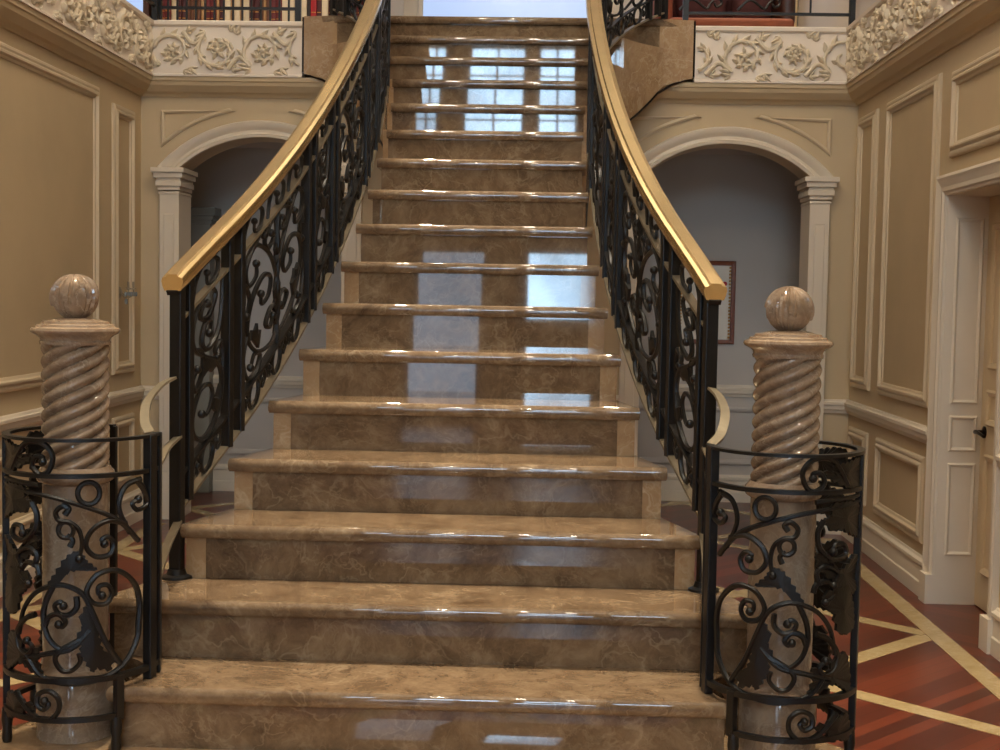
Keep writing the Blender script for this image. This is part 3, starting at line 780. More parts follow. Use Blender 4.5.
for s in (1, -1):
    cx = ACX[s]
    # archivolt
    b = MB(); prof = [(0, 0), (0, .035), (.02, .04), (.03, .028), (.045, .026), (.06, .036), (.085, .05), (.1, .05), (.108, .03), (.108, 0)]
    rows = []; n = 36; r_ = AR; half = math.asin(min(1, (AH + .0) / AR))
    for i in range(n + 1):
        t = -1 + 2 * i / n; row = []
        for dr_, w in prof:
            R_ = AR + dr_; a = math.acos((SPR - AZ) / R_) * t
            row.append(FB(cx + R_ * sin(a), AZ + R_ * cos(a), w))
        rows.append(row)
    b.grid(rows, close_v=True, caps=True)
    mk(b.build('trim_%d' % tn, M['trim'], smooth=True)); tn += 1
    for q in (1, -1):
        b = MB(); xi = cx + q * AH; xo = xi + q * .125
        b.box((xi - q * .004, YB - .04, 0), (xo, TY1 + .003, 2.17))
        b.box((xi - q * .012, YB - .05, 0), (xo + q * .012, TY1 + .006, .2))
        b.box((xi + q * .03, YB - .048, .32), (xo - q * .03, YB - .04, 2.02))
        for z0, z1, d in ((2.15, 2.165, .008), (2.175, 2.2, .012), (2.2, 2.235, .024), (2.235, 2.255, .018), (2.255, 2.288, .034), (2.288, SPR, .048)):
            b.box((xi - q * d, YB - .04 - d, z0), (xo + q * d, TY1 + d * .3, z1))
        mk(b.build('trim_%d' % tn, M['trim'], bevel=.004)); tn += 1
        # spandrel panel
        b = MB(); R2 = .985; ue = cx + q * .665; zt_ = 2.70
        a0 = math.acos((zt_ - AZ) / R2); a1 = math.asin(.665 / R2)
        poly = [(cx + q * R2 * sin(a0 + (a1 - a0) * i / 14), AZ + R2 * cos(a0 + (a1 - a0) * i / 14)) for i in range(15)] + [(ue, zt_)]
        N = len(poly); rows = []
        for i in range(N):
            p = Vector(poly[i]); t0 = (p - Vector(poly[i-1])).normalized(); t1 = (Vector(poly[(i+1) % N]) - p).normalized()
            n0 = Vector((-t0.y, t0.x)) * q; n1 = Vector((-t1.y, t1.x)) * q
            bi = (n0 + n1); bi = bi / max(.25, bi.length_squared / 2) ; 
            if bi.length > 2.5: bi = bi.normalized() * 2.5
            rows.append([FB(p.x + bi.x * d, p.y + bi.y * d, w) for d, w in [(0, 0), (0, .012), (.01, .018), (.022, .012), (.026, 0)]])
        b.grid(rows, close_u=True); b.build('panel_moulding', M['wallm'], wall_b)
b = MB()
segs = ((XL, ACX[-1] - AH - .125), (ACX[-1] + AH + .125, ACX[1] - AH - .125), (ACX[1] + AH + .125, XR))
for a0, a1 in segs: run_moulding(b, FB, a0, a1, BASE)
mk(b.build('baseboard_back', M['trim']))
b = MB()
for a0, a1 in segs: run_moulding(b, FB, a0, a1, RAIL)
mk(b.build('trim_%d' % tn, M['trim'])); tn += 1
b = MB()
run_moulding(b, FB, XL, CX - .75, CORN); run_moulding(b, FB, CX + .75, XR, CORN)
mk(b.build('trim_%d' % tn, M['wall'])); tn += 1

# corridor behind the arches
b = MB(); b.box((XL - 1.2, 10.1, 0), (XR + 1.2, 10.3, 3.0)); wall_c = mk(b.build('wall_corridor', M['backwall']))
FC = lambda u, v, w: Vector((u, 10.1 - w, v))
b = MB(); run_moulding(b, FC, XL - 1.2, XR + 1.2, BASE); mk(b.build('baseboard_corridor', M['trim']))
b = MB(); run_moulding(b, FC, XL - 1.2, XR + 1.2, RAIL); mk(b.build('trim_%d' % tn, M['backtrim'] if 'backtrim' in M else M['trim'])); tn += 1
b = MB(); run_moulding(b, FC, XL - 1.2, XR + 1.2, [(2.60, 0), (2.60, .015), (2.64, .03), (2.68, .07), (2.72, .09), (2.72, 0)]); mk(b.build('trim_%d' % tn, M['backwall'])); tn += 1
m_ = MB()
for u0, u1 in ((-2.4, -1.3), (.5, 1.85)): frame_moulding(m_, FC, u0, .28, u1, .72, PMS)
m_.build('panel_moulding', M['backwall'], wall_c)
b = MB(); b.box((XL - 1.2, YB + .26, 2.72), (XR + 1.2, 10.1, 2.86)); mk(b.build('ceiling_corridor', M['wall']))
b = MB(); b.box((1.93, YB + .26, 0), (2.2, 10.1, .55)); b.box((1.93, YB + .26, 1.9), (2.2, 10.1, 2.72)); b.box((1.93, YB + .26, .55), (2.2, 9.12, 1.9)); b.box((1.93, 9.72, .55), (2.2, 10.1, 1.9)); b.box((-3.5, YB + .26, 0), (-2.9, 10.1, .55)); b.box((-3.5, YB + .26, 1.9), (-2.9, 10.1, 2.72)); b.box((-3.5, YB + .26, .55), (-2.9, 9.12, 1.9)); b.box((-3.5, 9.72, .55), (-2.9, 10.1, 1.9)); mk(b.build('wall_corridor_end', M['backwall']))
# inner pilaster at the left end of the corridor
b = MB(); b.box((-2.70, 9.96, 0), (-2.50, 10.1, 2.02))
for z0, z1, d in ((2.02, 2.05, .012), (2.05, 2.08, .03), (2.08, 2.14, .05)): b.box((-2.70 - d, 9.96 - d, z0), (-2.50 + d, 10.1, z1))
mk(b.build('trim_%d' % tn, plain('grey_pilaster_paint', rgb(132, 128, 116), .5, 0, .03, 3), bevel=.004)); tn += 1

# unseen glowing windows added in the corridor end walls to light the corridor
for wn, (xw, q) in enumerate(((-2.9, 1), (1.93, -1))):
    b = MB()
    for y0_, y1_, z0_, z1_ in ((9.07, 9.12, .47, 1.98), (9.72, 9.80, .47, 1.98), (9.07, 9.80, 1.9, 1.98), (9.07, 9.80, .47, .55)): b.box((xw, y0_, z0_), (xw + q * .03, y1_, z1_))
    cw = mk(b.build('window_%d' % (wn + 1), M['trim']))
    b = MB(); b.box((xw - q * .09, 9.12, .55), (xw - q * .07, 9.72, 1.9)); b.build('pane', M['corrfill'], cw)
    b = MB(); b.box((xw - q * .065, 9.12, 1.21), (xw - q * .04, 9.72, 1.24)); b.box((xw - q * .065, 9.405, .55), (xw - q * .04, 9.435, 1.9)); b.build('muntin', M['trim'], cw)

# framed picture on the corridor wall
pic = thing('framed_picture', 'framed picture in red-brown beaded frame on grey wall behind the arch', 'picture')
px0, px1, pz0, pz1 = .98, 1.425, 1.19, 1.81
b = MB(); frame_moulding(b, FC, px0, pz0, px1, pz1, [(0, 0), (0, .02), (.008, .028), (.03, .024), (.034, .012), (.034, 0)]); b.build('frame', M['pframe'], pic)
b = MB()
for i in range(22):
    z = pz0 + .05 + (pz1 - pz0 - .1) * i / 21
    for x in (px0 + .042, px1 - .042): b.ball((x, 10.1 - .014, z), .0085, 8, 5)
b.build('beading', M['pbead'], pic, smooth=True)
b = MB(); b.box((px0 + .03, 10.088, pz0 + .03), (px1 - .03, 10.1, pz1 - .03)); b.build('mat_board', M['mat'], pic)
b = MB()
for i, (x, z, r) in enumerate(((1.335, 1.60, .028), (1.31, 1.64, .024), (1.295, 1.585, .022), (1.345, 1.64, .018), (1.25, 1.60, .03), (1.27, 1.65, .022))):
    b.ball((x, 10.086, z), r, 10, 6, sc=(1, .12, 1))
b.build('painted_flower', M['red'], pic, smooth=True)
b = MB()
b.tube(cr([(1.27, 10.087, 1.58), (1.25, 10.087, 1.48), (1.20, 10.087, 1.36), (1.19, 10.087, 1.28)], 6), .006)
b.tube(cr([(1.32, 10.087, 1.58), (1.28, 10.087, 1.5), (1.22, 10.087, 1.38)], 6), .005)
b.build('painted_stem', M['leafgreen'], pic, smooth=True)

# crystal wall sconce
sc_ = thing('wall_sconce', 'small sparkling crystal sconce on the narrow tan wall panel', 'sconce')
SY, SZ = 8.33, 1.50
b = MB(); b.lathe(0, 0, [(0, 0), (.04, 0), (.036, .01), (.018, .018), (0, .02)], 16); rot = Matrix.Rotation(PI/2, 4, 'Y'); b.v = [rot @ v + Vector((XL + .002, SY, SZ)) for v in b.v]; b.build('backplate', M['strap'], sc_, smooth=True)
for dy in (-.05, .05):
    b = MB(); b.tube(cr([(XL + .018, SY, SZ), (XL + .05, SY + dy * .5, SZ - .03), (XL + .08, SY + dy, SZ - .01), (XL + .08, SY + dy, SZ + .02)], 6), .005); b.lathe(XL + .08, SY + dy, [(0, SZ + .018), (.02, SZ + .026), (.018, SZ + .03), (.007, SZ + .03), (.007, SZ + .07), (0, SZ + .07)], 12)
    b.build('arm', M['strap'], sc_, smooth=True)
b = MB()
for dy in (-.05, .05):
    for i in range(6):
        a = 2 * PI * i / 6; b.ball((XL + .08 + .02 * cos(a), SY + dy + .02 * sin(a), SZ - .008), .007, 6, 4, sc=(1, 1, 2.2))
b.ball((XL + .05, SY, SZ - .055), .012, 8, 5, sc=(1, 1, 1.6))
b.build('crystal_drops', M['crystal'], sc_)

# ------------------------------------------------------------------ friezes with scrolled acanthus relief
def leafblob(mb, F, u, v, ang, L, W, h=.012):
    """teardrop leaf standing proud of the frieze"""
    n = 7; rows = []
    for i in range(n + 1):
        t = i / n; w = W * sin(PI * min(1, t * .85 + .12)) * (1 - t * .35); bend = .18 * L * t * t
        cu = u + cos(ang) * L * t - sin(ang) * bend; cv = v + sin(ang) * L * t + cos(ang) * bend
        hh = h * (sin(PI * (.15 + .7 * t)) + .35 * t)
        row = []
        for a, z in ((-1, 0), (-.6, .7), (0, 1.0 if i % 2 else .8), (.6, .7), (1, 0)):
            row.append(F(cu - sin(ang) * a * w, cv + cos(ang) * a * w, z * hh))
        rows.append(row)
    mb.grid(rows)
    mb.add([rows[0][j] for j in range(5)], [(0, 1, 2, 3, 4)])
def rinceau(F, u0, u1, per, root, phase=0.0, up0=1):
    n = int((u1 - u0) / per) + 2
    Vc = 3.07
    R = .124
    for i in range(-1, n):
        uc = u0 + phase + per * i; d = up0 * (1 if i % 2 == 0 else -1)
        lim = lambda u: u0 + .015 < u < u1 - .015
        if not (u0 - R < uc < u1 + R): continue
        mb = MB()
        # spiral from the wave stem to the heart
        pts = []
        for j in range(44):
            t = j / 43; a = -d * PI * .5 * 0 + (PI + d * .9) - d * t * 3.2 * PI * .82
            r = R * (1 - t * .80) * (1.02 if t < .6 else 1)
            pts.append((uc + r * cos(a) * 1.06, Vc + r * sin(a)))
        start = pts[0]
        pre = cr([(uc - per + R * .55, Vc - d * R * .95), (uc - per * .52, Vc - d * R * .35), start], 6)
        seq = [(p.x, p.y) for p in pre[:-1]] + pts
        def runs(sq):
            cur_ = []
            for q in sq:
                if lim(q[0]): cur_.append(q)
                elif cur_: 
                    if len(cur_) > 2: yield cur_
                    cur_ = []
            if len(cur_) > 2: yield cur_
        for sq in runs(seq):
            mb.tube([F(a, b_, .012) for a, b_ in sq], .0145, 7, taper=lambda t: 1.05 - .5 * t)
        # leaves growing off the outer side
        for j in range(0, 34, 3):
            a, b_ = pts[j]; nx = pts[min(43, j + 1)]; ang = math.atan2(nx[1] - b_, nx[0] - a)
            if not (lim(a) and lim(a + .03) and lim(a - .03)): continue
            leafblob(mb, F, a, b_, ang + d * .5, .074 - .0008 * j, .021, .026)
            if j % 2 == 0: leafblob(mb, F, a, b_, ang - d * .6, .044, .014, .02)
        # corner sprays
        for su, sv, an in ((.62, d * .95, d * .2), (-.55, -d * .98, PI - d * .3), (.80, -d * .86, -d * 1.0), (.5, -d * 1.05, -d * .5)):
            uu = uc + su * per * .5; vv = Vc + sv * R
            if lim(uu) and lim(uu + .05 * cos(an)):
                leafblob(mb, F, uu, vv, an, .07, .018, .022); leafblob(mb, F, uu, vv, an + .8, .05, .014, .018); leafblob(mb, F, uu, vv, an - .7, .04, .012, .016)
        # heart: rosette or leaf tuft
        if lim(uc - .05) and lim(uc + .05):
            kk = 7 if i % 2 == 0 else 5
            for j in range(kk):
                an = 2 * PI * j / kk + (.3 if kk == 7 else 1.57)
                leafblob(mb, F, uc + .008 * cos(an), Vc + .008 * sin(an), an, .046 if kk == 7 else .058, .018, .030)
            c = F(uc, Vc, .018); mb.ball(c, .018, 10, 6)
        if mb.v: mb.build('scroll_relief', M['relief'], root, smooth=True)
FZ0, FZ1 = 2.905, 3.243
fx = .10
def frieze(F, u0, u1, label, per, ph, up0):
    root = thing('frieze', label, 'frieze')
    b = MB(); run_moulding(b, F, u0, u1, [(FZ0, -.002), (FZ0, .0), (FZ1, .0), (FZ1, -.002)]) if False else None
    b = MB()
    vs = [F(u, v, w) for u in (u0, u1) for v, w in ((FZ0, -.09), (FZ0, 0), (FZ1, 0), (FZ1, -.09))]
    b.add(vs, [(0, 1, 2, 3), (7, 6, 5, 4), (0, 4, 5, 1), (1, 5, 6, 2), (2, 6, 7, 3), (3, 7, 4, 0)])
    b.build('panel', M['white'], root)
    b = MB(); run_moulding(b, F, u0, u1, [(FZ1 - .02, -.02), (FZ1 - .02, .008), (FZ1 - .01, .02), (FZ1 + .012, .022), (FZ1 + .018, .012), (FZ1 + .018, -.05)])
    run_moulding(b, F, u0, u1, [(FZ0, -.02), (FZ0, .012), (FZ0 + .012, .012), (FZ0 + .018, .004), (FZ0 + .018, -.02)])
    b.build('moulding', M['white'], root)
    rinceau(F, u0, u1, per, root, ph, up0)
XFR, XFL, YFZ = XR - fx, XL + fx, YB - fx
F1 = lambda u, v, w: Vector((u, YFZ - w, v))
F2 = lambda u, v, w: Vector((XFR - w, u, v))
F3 = lambda u, v, w: Vector((XFL + w, u, v))
frieze(F1, XFL, CX - 1.26, 'ivory scrolled frieze panel under the bookcase gallery, facing the stairs', .295, .135, 1)
frieze(F1, CX + 1.26, XFR, 'ivory scrolled frieze panel under the sofa gallery, facing the stairs', .315, .0, -1)
frieze(F2, 2.0, YFZ, 'long ivory scrolled frieze above the side wall with the panelled door', .315, .15, 1)
frieze(F3, 2.0, YFZ, 'long ivory scrolled frieze above the side wall with the crystal sconce', .315, .15, -1)

# ------------------------------------------------------------------ upper floor
b = MB(); UZ = 3.258
b.box((-4.2, YB + .0, 2.86), (CX - 1.24, 12.3, UZ)); b.box((CX + 1.24, YB, 2.86), (2.6, 12.3, UZ)); b.box((CX - 1.24, 8.80, 2.86), (CX + 1.24, 12.3, 3.294))
b.box((-4.2, YF, 3.1), (XL, YB, UZ))
mk(b.build('floor_upper', M['stair_pale']))
# upper walls
b = MB(); b.box((XR - .02, YF, UZ), (XR + .25, 12.3, 7.2)); wur = mk(b.build('wall_upper_right', M['upper']))
FUR = lambda u, v, w: Vector((XR - .02 - w, u, v))
m_ = MB()
for u0, u1 in ((7.4, 8.5), (6.1, 7.2), (4.8, 5.9), (3.5, 4.6)): frame_moulding(m_, FUR, u0, 3.40, u1, 4.0, PMS); frame_moulding(m_, FUR, u0, 4.2, u1, 6.4, PMS)
m_.build('panel_moulding', M['upper'], wur)
b = MB(); b.box((-4.2, YF, UZ), (-4.0, 12.3, 7.2)); mk(b.build('wall_upper_left', M['upper']))
# back wall with a tall window over the landing
WX0, WX1, WZ0, WZ1 = -1.17, .52, 3.6, 5.9
b = MB()
LX0, LX1 = -3.95, -3.42
b.box((-4.2, 12.0, UZ), (LX0, 12.3, 7.2)); b.box((LX0, 12.0, UZ), (LX1, 12.3, 3.5)); b.box((LX0, 12, 5.9), (LX1, 12.3, 7.2)); b.box((LX1, 12.0, UZ), (WX0, 12.3, 7.2))
b.box((WX0, 12.0, UZ), (WX1, 12.3, WZ0)); b.box((WX0, 12, WZ1), (WX1, 12.3, 7.2)); b.box((WX1, 12, UZ), (2.6, 12.3, 7.2))
mk(b.build('wall_upper_back', M['upper']))
wi = 3
def window(x0, x1, z0, z1, y, face, pane, cols, rows, fw=.12):
    global wi
    b = MB(); dy = -.05 * face
    # casing
    for a, c in (((x0 - fw, z0 - fw), (x0, z1 + fw)), ((x1, z0 - fw), (x1 + fw, z1 + fw)), ((x0, z1), (x1, z1 + fw)), ((x0, z0 - fw), (x1, z0))):
        b.box((a[0], y, a[1]), (c[0], y + .05 * face, c[1]))
    root = mk(b.build('window_%d' % wi, M['trim'], bevel=.006)); wi += 1
    g = MB(); g.box((x0, y - .10 * face, z0), (x1, y - .12 * face, z1)); g.build('pane', pane, root)
    t = MB()
    for i in range(1, cols): x = x0 + (x1 - x0) * i / cols; t.box((x - .018, y - .06 * face, z0), (x + .018, y - .10 * face, z1))
    for i in range(1, rows): z = z0 + (z1 - z0) * i / rows; t.box((x0, y - .065 * face, z - .014), (x1, y - .095 * face, z + .014))
    for xx in (x0, x1 - .04): t.box((xx, y - .05 * face, z0), (xx + .04, y - .11 * face, z1))
    for zz in (z0, z1 - .04): t.box((x0, y - .05 * face, zz), (x1, y - .11 * face, zz + .04))
    t.build('muntin', M['trim'], root)
    return root
window(WX0, WX1, WZ0, WZ1, 12.0, -1, M['daytop'], 1, 1)
window(LX0, LX1, 3.5, 5.9, 12.0, -1, M['daytop'], 1, 2, .08)
# front wall (behind the viewer) with the entrance and tall windows
ups = [(-2.08, -1.70), (-1.32, -.37), (-.17, .46), (.78, 1.45)]
dws = [(-1.72, -.80, .12, 2.15, 'daydim', 1, 1), (-.26, .62, 1.2, 2.15, 'day', 1, 1)]
b = MB()
xs = sorted({-4.2, 2.6, *[x for u in ups for x in u]})
UZ0, UZ1 = 3.95, 5.7
b.box((-4.2, YF - .25, UZ1), (2.6, YF, 7.2)); b.box((-4.2, YF - .25, 2.3), (2.6, YF, UZ0))
prev = -4.2
for x0, x1 in ups: b.box((prev, YF - .25, UZ0), (x0, YF, UZ1)); prev = x1
b.box((prev, YF - .25, UZ0), (2.6, YF, UZ1))
prev = -4.2
for x0, x1, z0, z1, _, _, _ in dws:
    b.box((prev, YF - .25, 0), (x0, YF, 2.3)); prev = x1
    if z0 > 0: b.box((x0, YF - .25, 0), (x1, YF, z0))
    b.box((x0, YF - .25, z1), (x1, YF, 2.3))
b.box((prev, YF - .25, 0), (2.6, YF, 2.3))
mk(b.build('wall_front', M['wall']))
for x0, x1 in ups: window(x0, x1, UZ0, UZ1, YF, 1, M['day'], 2, 6, .07)
for x0, x1, z0, z1, m, c, r in dws: window(x0, x1, z0, z1, YF, 1, M[m], c, r, .09)
b = MB(); b.box((-4.2, YF - .25, 7.2), (2.6, 12.3, 7.4)); mk(b.build('ceiling', M['ceiling']))

# gallery railings
def gallery(pts, label, dens, skip=()):
    root = thing('gallery_railing', label, 'railing')
    P = [Vector(p) for p in pts]
    for z, nm, w in ((.095, 'bottom_rail', .010), (.60, 'middle_rail', .008), (.92, 'top_rail', .022)):
        b = MB()
        b.sweep([p + Vector((0, 0, z)) for p in P], [(-w, -.009), (w, -.009), (w, .009), (-w, .009)]); b.build(nm, M['iron'] if z < .9 else M['gold'], root)
    for p in (P[0], P[-1]):
        b = MB(); b.box((p.x - .018, p.y - .018, p.z), (p.x + .018, p.y + .018, p.z + .95)); b.build('post', M['iron'], root)
    d = P[-1] - P[0]; L = d.length; n = max(2, int(L / dens))
    for i in range(1, n):
        q = P[0] + d * i / n
        if any(a < q.x < c for a, c in skip): continue
        b = MB(); b.box((q.x - .006, q.y - .006, q.z + (.09 if dens > .2 else .0)), (q.x + .006, q.y + .006, q.z + .92)); b.build('baluster', M['iron'], root)
    return root
gallery([(XFL + .03, 8.755, UZ), (CX - 1.30, 8.755, UZ)], 'black iron gallery railing with close balusters before the bookcase', .058)
gr = gallery([(CX + 1.20, 8.755, UZ), (XFR + .03, 8.755, UZ)], 'black iron gallery railing with open scrolls before the terracotta sofa', .26, ((.95, 1.6),))
b = MB()
for base in (1.05, 1.42):
    pl = cr([(base - .22, 3.375), (base - .14, 3.44), (base - .05, 3.385), (base - .02, 3.42), (base + .02, 3.455), (base + .05, 3.42), (base + .02, 3.395), (base, 3.42)], 6)
    b.tube([(p.x, 8.755, p.y) for p in pl], .009, 6)
b.build('scroll', M['iron'], gr, smooth=True)
gallery([(XFL + .02, 8.70, UZ), (XFL + .02, 3.0, UZ)], 'long black iron gallery railing along the wall of the crystal sconce', .30)

# bookcase on the upper floor, books on its lowest shelf
BX0, BX1, BY = -2.88, -1.30, 9.62
bc = thing('bookcase', 'dark wooden bookcase full of red and cream books on the upper floor', 'bookcase')
for x in (BX0, BX1):
    b = MB(); b.box((x - .02, BY - .02, UZ), (x + .02, BY + .32, UZ + 2.1)); b.build('side_panel', M['darkwood'], bc)
b = MB(); b.box((BX0, BY + .29, UZ), (BX1, BY + .32, UZ + 2.1)); b.build('back_panel', M['darkwood'], bc)
for z in (.08, .50, .90, 1.3, 1.7, 2.08):
    b = MB(); b.box((BX0 + .02, BY, UZ + z), (BX1 - .02, BY + .29, UZ + z + .022)); b.build('shelf', M['darkwood'], bc)
BCOL = {'dark red': (104, 26, 30), 'maroon': (74, 22, 28), 'cream': (222, 206, 176), 'tan': (176, 136, 92), 'brown': (104, 64, 42), 'navy': (42, 44, 84), 'black': (36, 30, 32), 'bright red': (168, 24, 34), 'olive': (122, 104, 58)}
for k, v in BCOL.items(): M['bk_' + k] = plain('book_cloth_' + k.replace(' ', '_'), rgb(*v), .55, 0, .08, 20)
SEQ = ['navy', 'olive', 'dark red', 'dark red', 'cream', 'maroon', 'maroon', 'brown', 'brown', 'tan', 'brown', 'tan', 'dark red', 'dark red', 'tan', 'maroon', 'cream', 'tan', 'cream', 'tan', 'cream', 'maroon', 'maroon', 'brown', 'tan', 'brown', 'dark red', 'dark red',
       'cream', 'cream', 'cream', 'cream', 'black', 'bright red', 'maroon', 'cream', 'maroon', 'navy', 'brown', 'black', 'tan', 'brown', 'maroon', 'dark red']
ORD = ['first', 'second', 'third', 'fourth', 'fifth', 'sixth', 'seventh', 'eighth', 'ninth', 'tenth']
def ordinal(n):
    T = {1: 'first', 2: 'second', 3: 'third', 4: 'fourth', 5: 'fifth', 6: 'sixth', 7: 'seventh', 8: 'eighth', 9: 'ninth', 10: 'tenth', 11: 'eleventh', 12: 'twelfth', 13: 'thirteenth', 14: 'fourteenth', 15: 'fifteenth', 16: 'sixteenth', 17: 'seventeenth', 18: 'eighteenth', 19: 'nineteenth', 20: 'twentieth', 30: 'thirtieth', 40: 'fortieth'}
    if n in T: return T[n]
    return {2: 'twenty', 3: 'thirty', 4: 'forty'}[n // 10] + '-' + T[n % 10]
wsum = []
rb = random.Random(3)
wd = [{'tan': .024, 'brown': .028, 'cream': .046, 'navy': .03, 'olive': .032, 'dark red': .046, 'maroon': .04, 'black': .03, 'bright red': .044}[c] * rb.uniform(.92, 1.08) for c in SEQ]
k_ = (BX1 - BX0 - .06) / (sum(wd) + .002 * len(wd)); x = BX0 + .03
counts = {}
for i, c in enumerate(SEQ):
    w = wd[i] * k_; hgt = rb.uniform(.31, .365); z0 = UZ + .1025; dp = rb.uniform(.18, .22); y0 = BY + rb.uniform(.004, .02)
    counts[c] = counts.get(c, 0) + 1
    where = '%s %s book from the window end of the bookcase shelf' % (ordinal(counts[c]), c)
    root = thing('book', where, 'book', 'books on the upper floor bookcase')
    b = MB()
    t = .004
    # cover with a slightly rounded spine
    n = 6; sec = [(x, y0 + dp)] + [(x + w * (.5 - .5 * cos(PI * j / n)), y0 + .006 - .006 * sin(PI * j / n)) for j in range(n + 1)] + [(x + w, y0 + dp), (x + w - t, y0 + dp), (x + w - t, y0 + .012), (x + t, y0 + .012), (x + t, y0 + dp)]
    b.prism(sec, z0, z0 + hgt); b.build('cover', M['bk_' + c], root, smooth=False)
    b = MB(); b.box((x + t, y0 + .013, z0 + .004), (x + w - t, y0 + dp - .006, z0 + hgt - .005)); b.build('pages', M['paper'], root)
    if c in ('dark red', 'maroon', 'bright red', 'navy'):
        b = MB()
        for zz in (.10, .15, .24): b.box((x + .004, y0 - .0012, z0 + zz), (x + w - .004, y0 + .004, z0 + zz + .006))
        b.build('spine_band', M['pbead'], root)
    x += w + .002 * k_
# sofa with cushions on the upper floor
so = thing('sofa', 'terracotta upholstered sofa behind the gallery railing on the upper floor', 'sofa')
def soft(name, a, c, mat, root, bev=.04):
    b = MB(); b.box(a, c); o = b.build(name, mat, root); m = o.modifiers.new('bevel', 'BEVEL'); m.width = bev; m.segments = 4
    for p in o.data.polygons: p.use_smooth = True
    return o
soft('seat', (.80, 9.15, UZ + .07), (1.64, 9.85, UZ + .155), M['terracotta'], so, .03)
soft('backrest', (.80, 9.78, UZ + .12), (1.64, 9.95, UZ + .80), M['maroon'], so, .05)
soft('arm', (1.56, 9.22, UZ + .12), (1.66, 9.95, UZ + .55), M['darkwood'], so, .04)
soft('arm', (.74, 9.30, UZ + .12), (.84, 9.95, UZ + .55), M['terracotta'], so, .04)
for xx in (.85, 1.58):
    for yy in (9.25, 9.88):
        b = MB(); b.lathe(xx, yy, [(0, UZ), (.018, UZ), (.026, UZ + .08), (0, UZ + .08)], 12); b.build('leg', M['darkwood'], so, smooth=True)
def cushion(x, y, z, w, h, t, rot, label, mat):
    b = MB(); n = 16; m = 10; rows = []
    for i in range(m + 1):
        a = -PI / 2 + PI * i / m; row = []
        for j in range(n):
            th = 2 * PI * j / n; cc, ss = cos(th), sin(th)
            e = .45; f = lambda q: math.copysign(abs(q) ** e, q)
            row.append(Vector((w / 2 * f(cc) * abs(cos(a)) ** .5, t / 2 * sin(a), h / 2 * f(ss) * abs(cos(a)) ** .5)))
        rows.append(row)
    R = Matrix.Rotation(rot, 4, 'X')
    rows = [[R @ p + Vector((x, y, z)) for p in r] for r in rows]
    b.grid(rows, close_v=True)
    tag(b.build('cushion', mat, None, smooth=True), label, 'cushion', 'cushions on the sofa')
cushion(1.05, 9.52, UZ + .155 + .212, .36, .40, .16, -.2, 'maroon cushion on the terracotta sofa, next to the staircase landing', M['maroon'])
cushion(1.40, 9.50, UZ + .155 + .212, .28, .40, .16, -.2, 'maroon cushion on the terracotta sofa, beside its dark end arm', M['maroon'])
# cream cabinet end and white rail beyond the sofa
M['cream_door'] = plain('cream_panel_paint', rgb(214, 186, 140), .5, 0, .03, 3)
b = MB(); b.box((1.60, 10.9, UZ), (1.97, 11.4, UZ + 2.0))
cab = thing('cabinet', 'tall cream cabinet standing beyond the sofa on the upper floor', 'cabinet')
b.build('body', M['cream_door'], cab)
b = MB(); FK = lambda u, v, w: Vector((u, 10.9 - w, v))
frame_moulding(b, FK, 1.63, UZ + .9, 1.94, UZ + 1.9, PMS); b.build('door_panel', M['cream_door'], cab)

# ------------------------------------------------------------------ chandelier over the hall
def lamp(name, loc, energy, col, size, parent=None):
    L = bpy.data.lights.new(name, 'POINT'); L.energy = energy; L.color = col; L.shadow_soft_size = size
    o = bpy.data.objects.new(name, L); o.location = loc; COL.objects.link(o)
    if parent: o.parent = parent
def chandelier(CHX, CHY, CHZ, energy, label):
    ch = thing('chandelier', label, 'chandelier')
    b = MB(); b.lathe(CHX, CHY, [(0, CHZ - .35), (.03, CHZ - .33), (.06, CHZ - .25), (.03, CHZ - .15), (.08, CHZ - .05), (.04, CHZ + .1), (.015, CHZ + .25), (.012, 7.1), (.08, 7.15), (.09, 7.2), (0, 7.2)], 24); b.build('stem', M['gold'], ch, smooth=True)
    for i in range(10):
        a = 2 * PI * i / 10; R_ = .62
        pl = cr([(CHX + r * cos(a), CHY + r * sin(a), CHZ + z) for r, z in ((.05, -.1), (.22, -.24), (.45, -.2), (.6, -.05), (R_, .06))], 6)
        b = MB(); b.tube(pl, .011, 8); ex, ey = CHX + R_ * cos(a), CHY + R_ * sin(a)
        b.lathe(ex, ey, [(0, CHZ + .05), (.05, CHZ + .07), (.045, CHZ + .08), (.014, CHZ + .085), (.014, CHZ + .18), (0, CHZ + .18)], 14)
        arm = b.build('arm', M['gold'], ch, smooth=True)
        b = MB(); b.lathe(ex, ey, [(.004, CHZ + .18), (.020, CHZ + .205), (.022, CHZ + .225), (.012, CHZ + .26), (.001, CHZ + .285)], 12); b.build('bulb', M['bulb'], arm, smooth=True)
        if i % 2 == 0: lamp('candle_light', (ex, ey, CHZ + .36), energy / 5, (1.0, .88, .71), .05, ch)
chandelier(CX, 5.3, 5.7, 225, 'brass chandelier with candle bulbs hanging over the staircase')
chandelier(CX, -1.5, 5.7, 190, 'added unseen brass chandelier with candle bulbs hanging inside the entrance')  # second chandelier, added out of view to light risers and column fronts
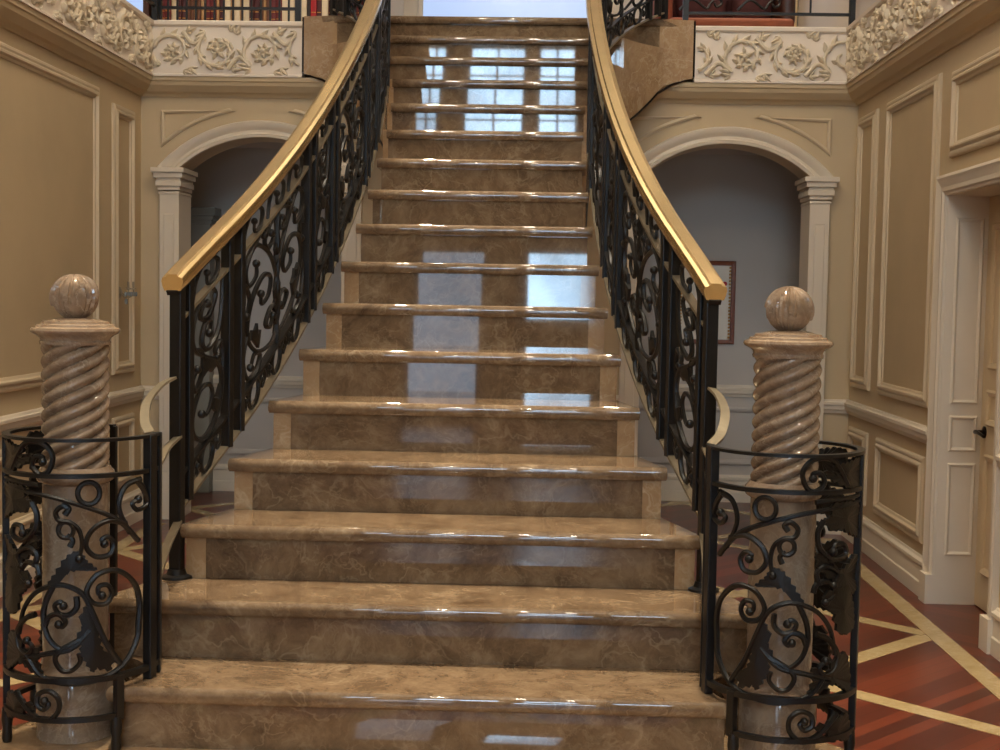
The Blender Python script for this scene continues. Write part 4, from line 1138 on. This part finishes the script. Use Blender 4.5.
# unseen ceiling downlights, added to brighten treads, books and sofa
for i, (x, y, e) in enumerate(((CX - .9, 4.2, 1), (CX + .9, 4.2, 1), (CX - .7, 6.2, .6), (CX + .7, 6.2, .6), (CX - 1.2, 2.4, .35), (CX + 1.2, 2.4, .35), (-2.1, 9.3, .35), (1.35, 9.7, .4))):
    pl_ = ('wall of the crystal sconce', 'wall with the panelled door')[i % 2]; rw = ('over the lowest steps', 'over the middle steps', 'before the staircase', 'over the upper gallery')[i // 2]
    dl = thing('added_downlight', 'added unseen white ceiling downlight %s, nearer the %s' % (rw, pl_), 'ceiling light', 'added downlights')
    b = MB(); b.lathe(x, y, [(.055, 7.2), (.10, 7.2), (.10, 7.19), (.085, 7.182), (.06, 7.185), (.055, 7.2)], 24); b.build('rim', M['trim'], dl, smooth=True)
    b = MB(); b.lathe(x, y, [(0, 7.194), (.055, 7.194), (.055, 7.2), (0, 7.2)], 20); b.build('lens', M['bulb'], dl)
    L = bpy.data.lights.new('downlight', 'SPOT'); L.energy = 1450 * e; L.color = (1.0, .88, .68); L.spot_size = math.radians(39); L.spot_blend = .9; L.shadow_soft_size = .05  # added spot shining down, no such fitting in view
    o = bpy.data.objects.new('added_spot_light', L); o.location = (x, y, 7.17); COL.objects.link(o); o.parent = dl

# ------------------------------------------------------------------ world, camera, view
w = bpy.data.worlds.new('world'); scene.world = w; w.use_nodes = True
w.node_tree.nodes['Background'].inputs[0].default_value = (.5, .62, .8, 1); w.node_tree.nodes['Background'].inputs[1].default_value = .3
cam = bpy.data.cameras.new('camera'); co = bpy.data.objects.new('camera', cam); COL.objects.link(co)
cam.sensor_fit = 'HORIZONTAL'; cam.sensor_width = 36; cam.lens = 1340 / 1000 * 36; cam.clip_start = .05; cam.clip_end = 100
yaw = math.atan(43 / 1340); pitch = math.radians(3.37); roll = math.radians(1.0)
fw_ = Vector((-sin(yaw) * cos(pitch), cos(yaw) * cos(pitch), -sin(pitch))); rt0 = Vector((cos(yaw), sin(yaw), 0)); up0 = rt0.cross(fw_)
Rv = rt0 * cos(roll) + up0 * sin(roll); Uv = up0 * cos(roll) - rt0 * sin(roll)
mw = Matrix((Rv, Uv, -fw_)).transposed().to_4x4(); mw.translation = (0, 0, 1.52)
co.matrix_world = mw; scene.camera = co
scene.view_settings.view_transform = 'Standard'; scene.view_settings.look = 'None'
scene.view_settings.gamma = 1; scene.view_settings.exposure = 0.0; scene.view_settings.use_curve_mapping = False
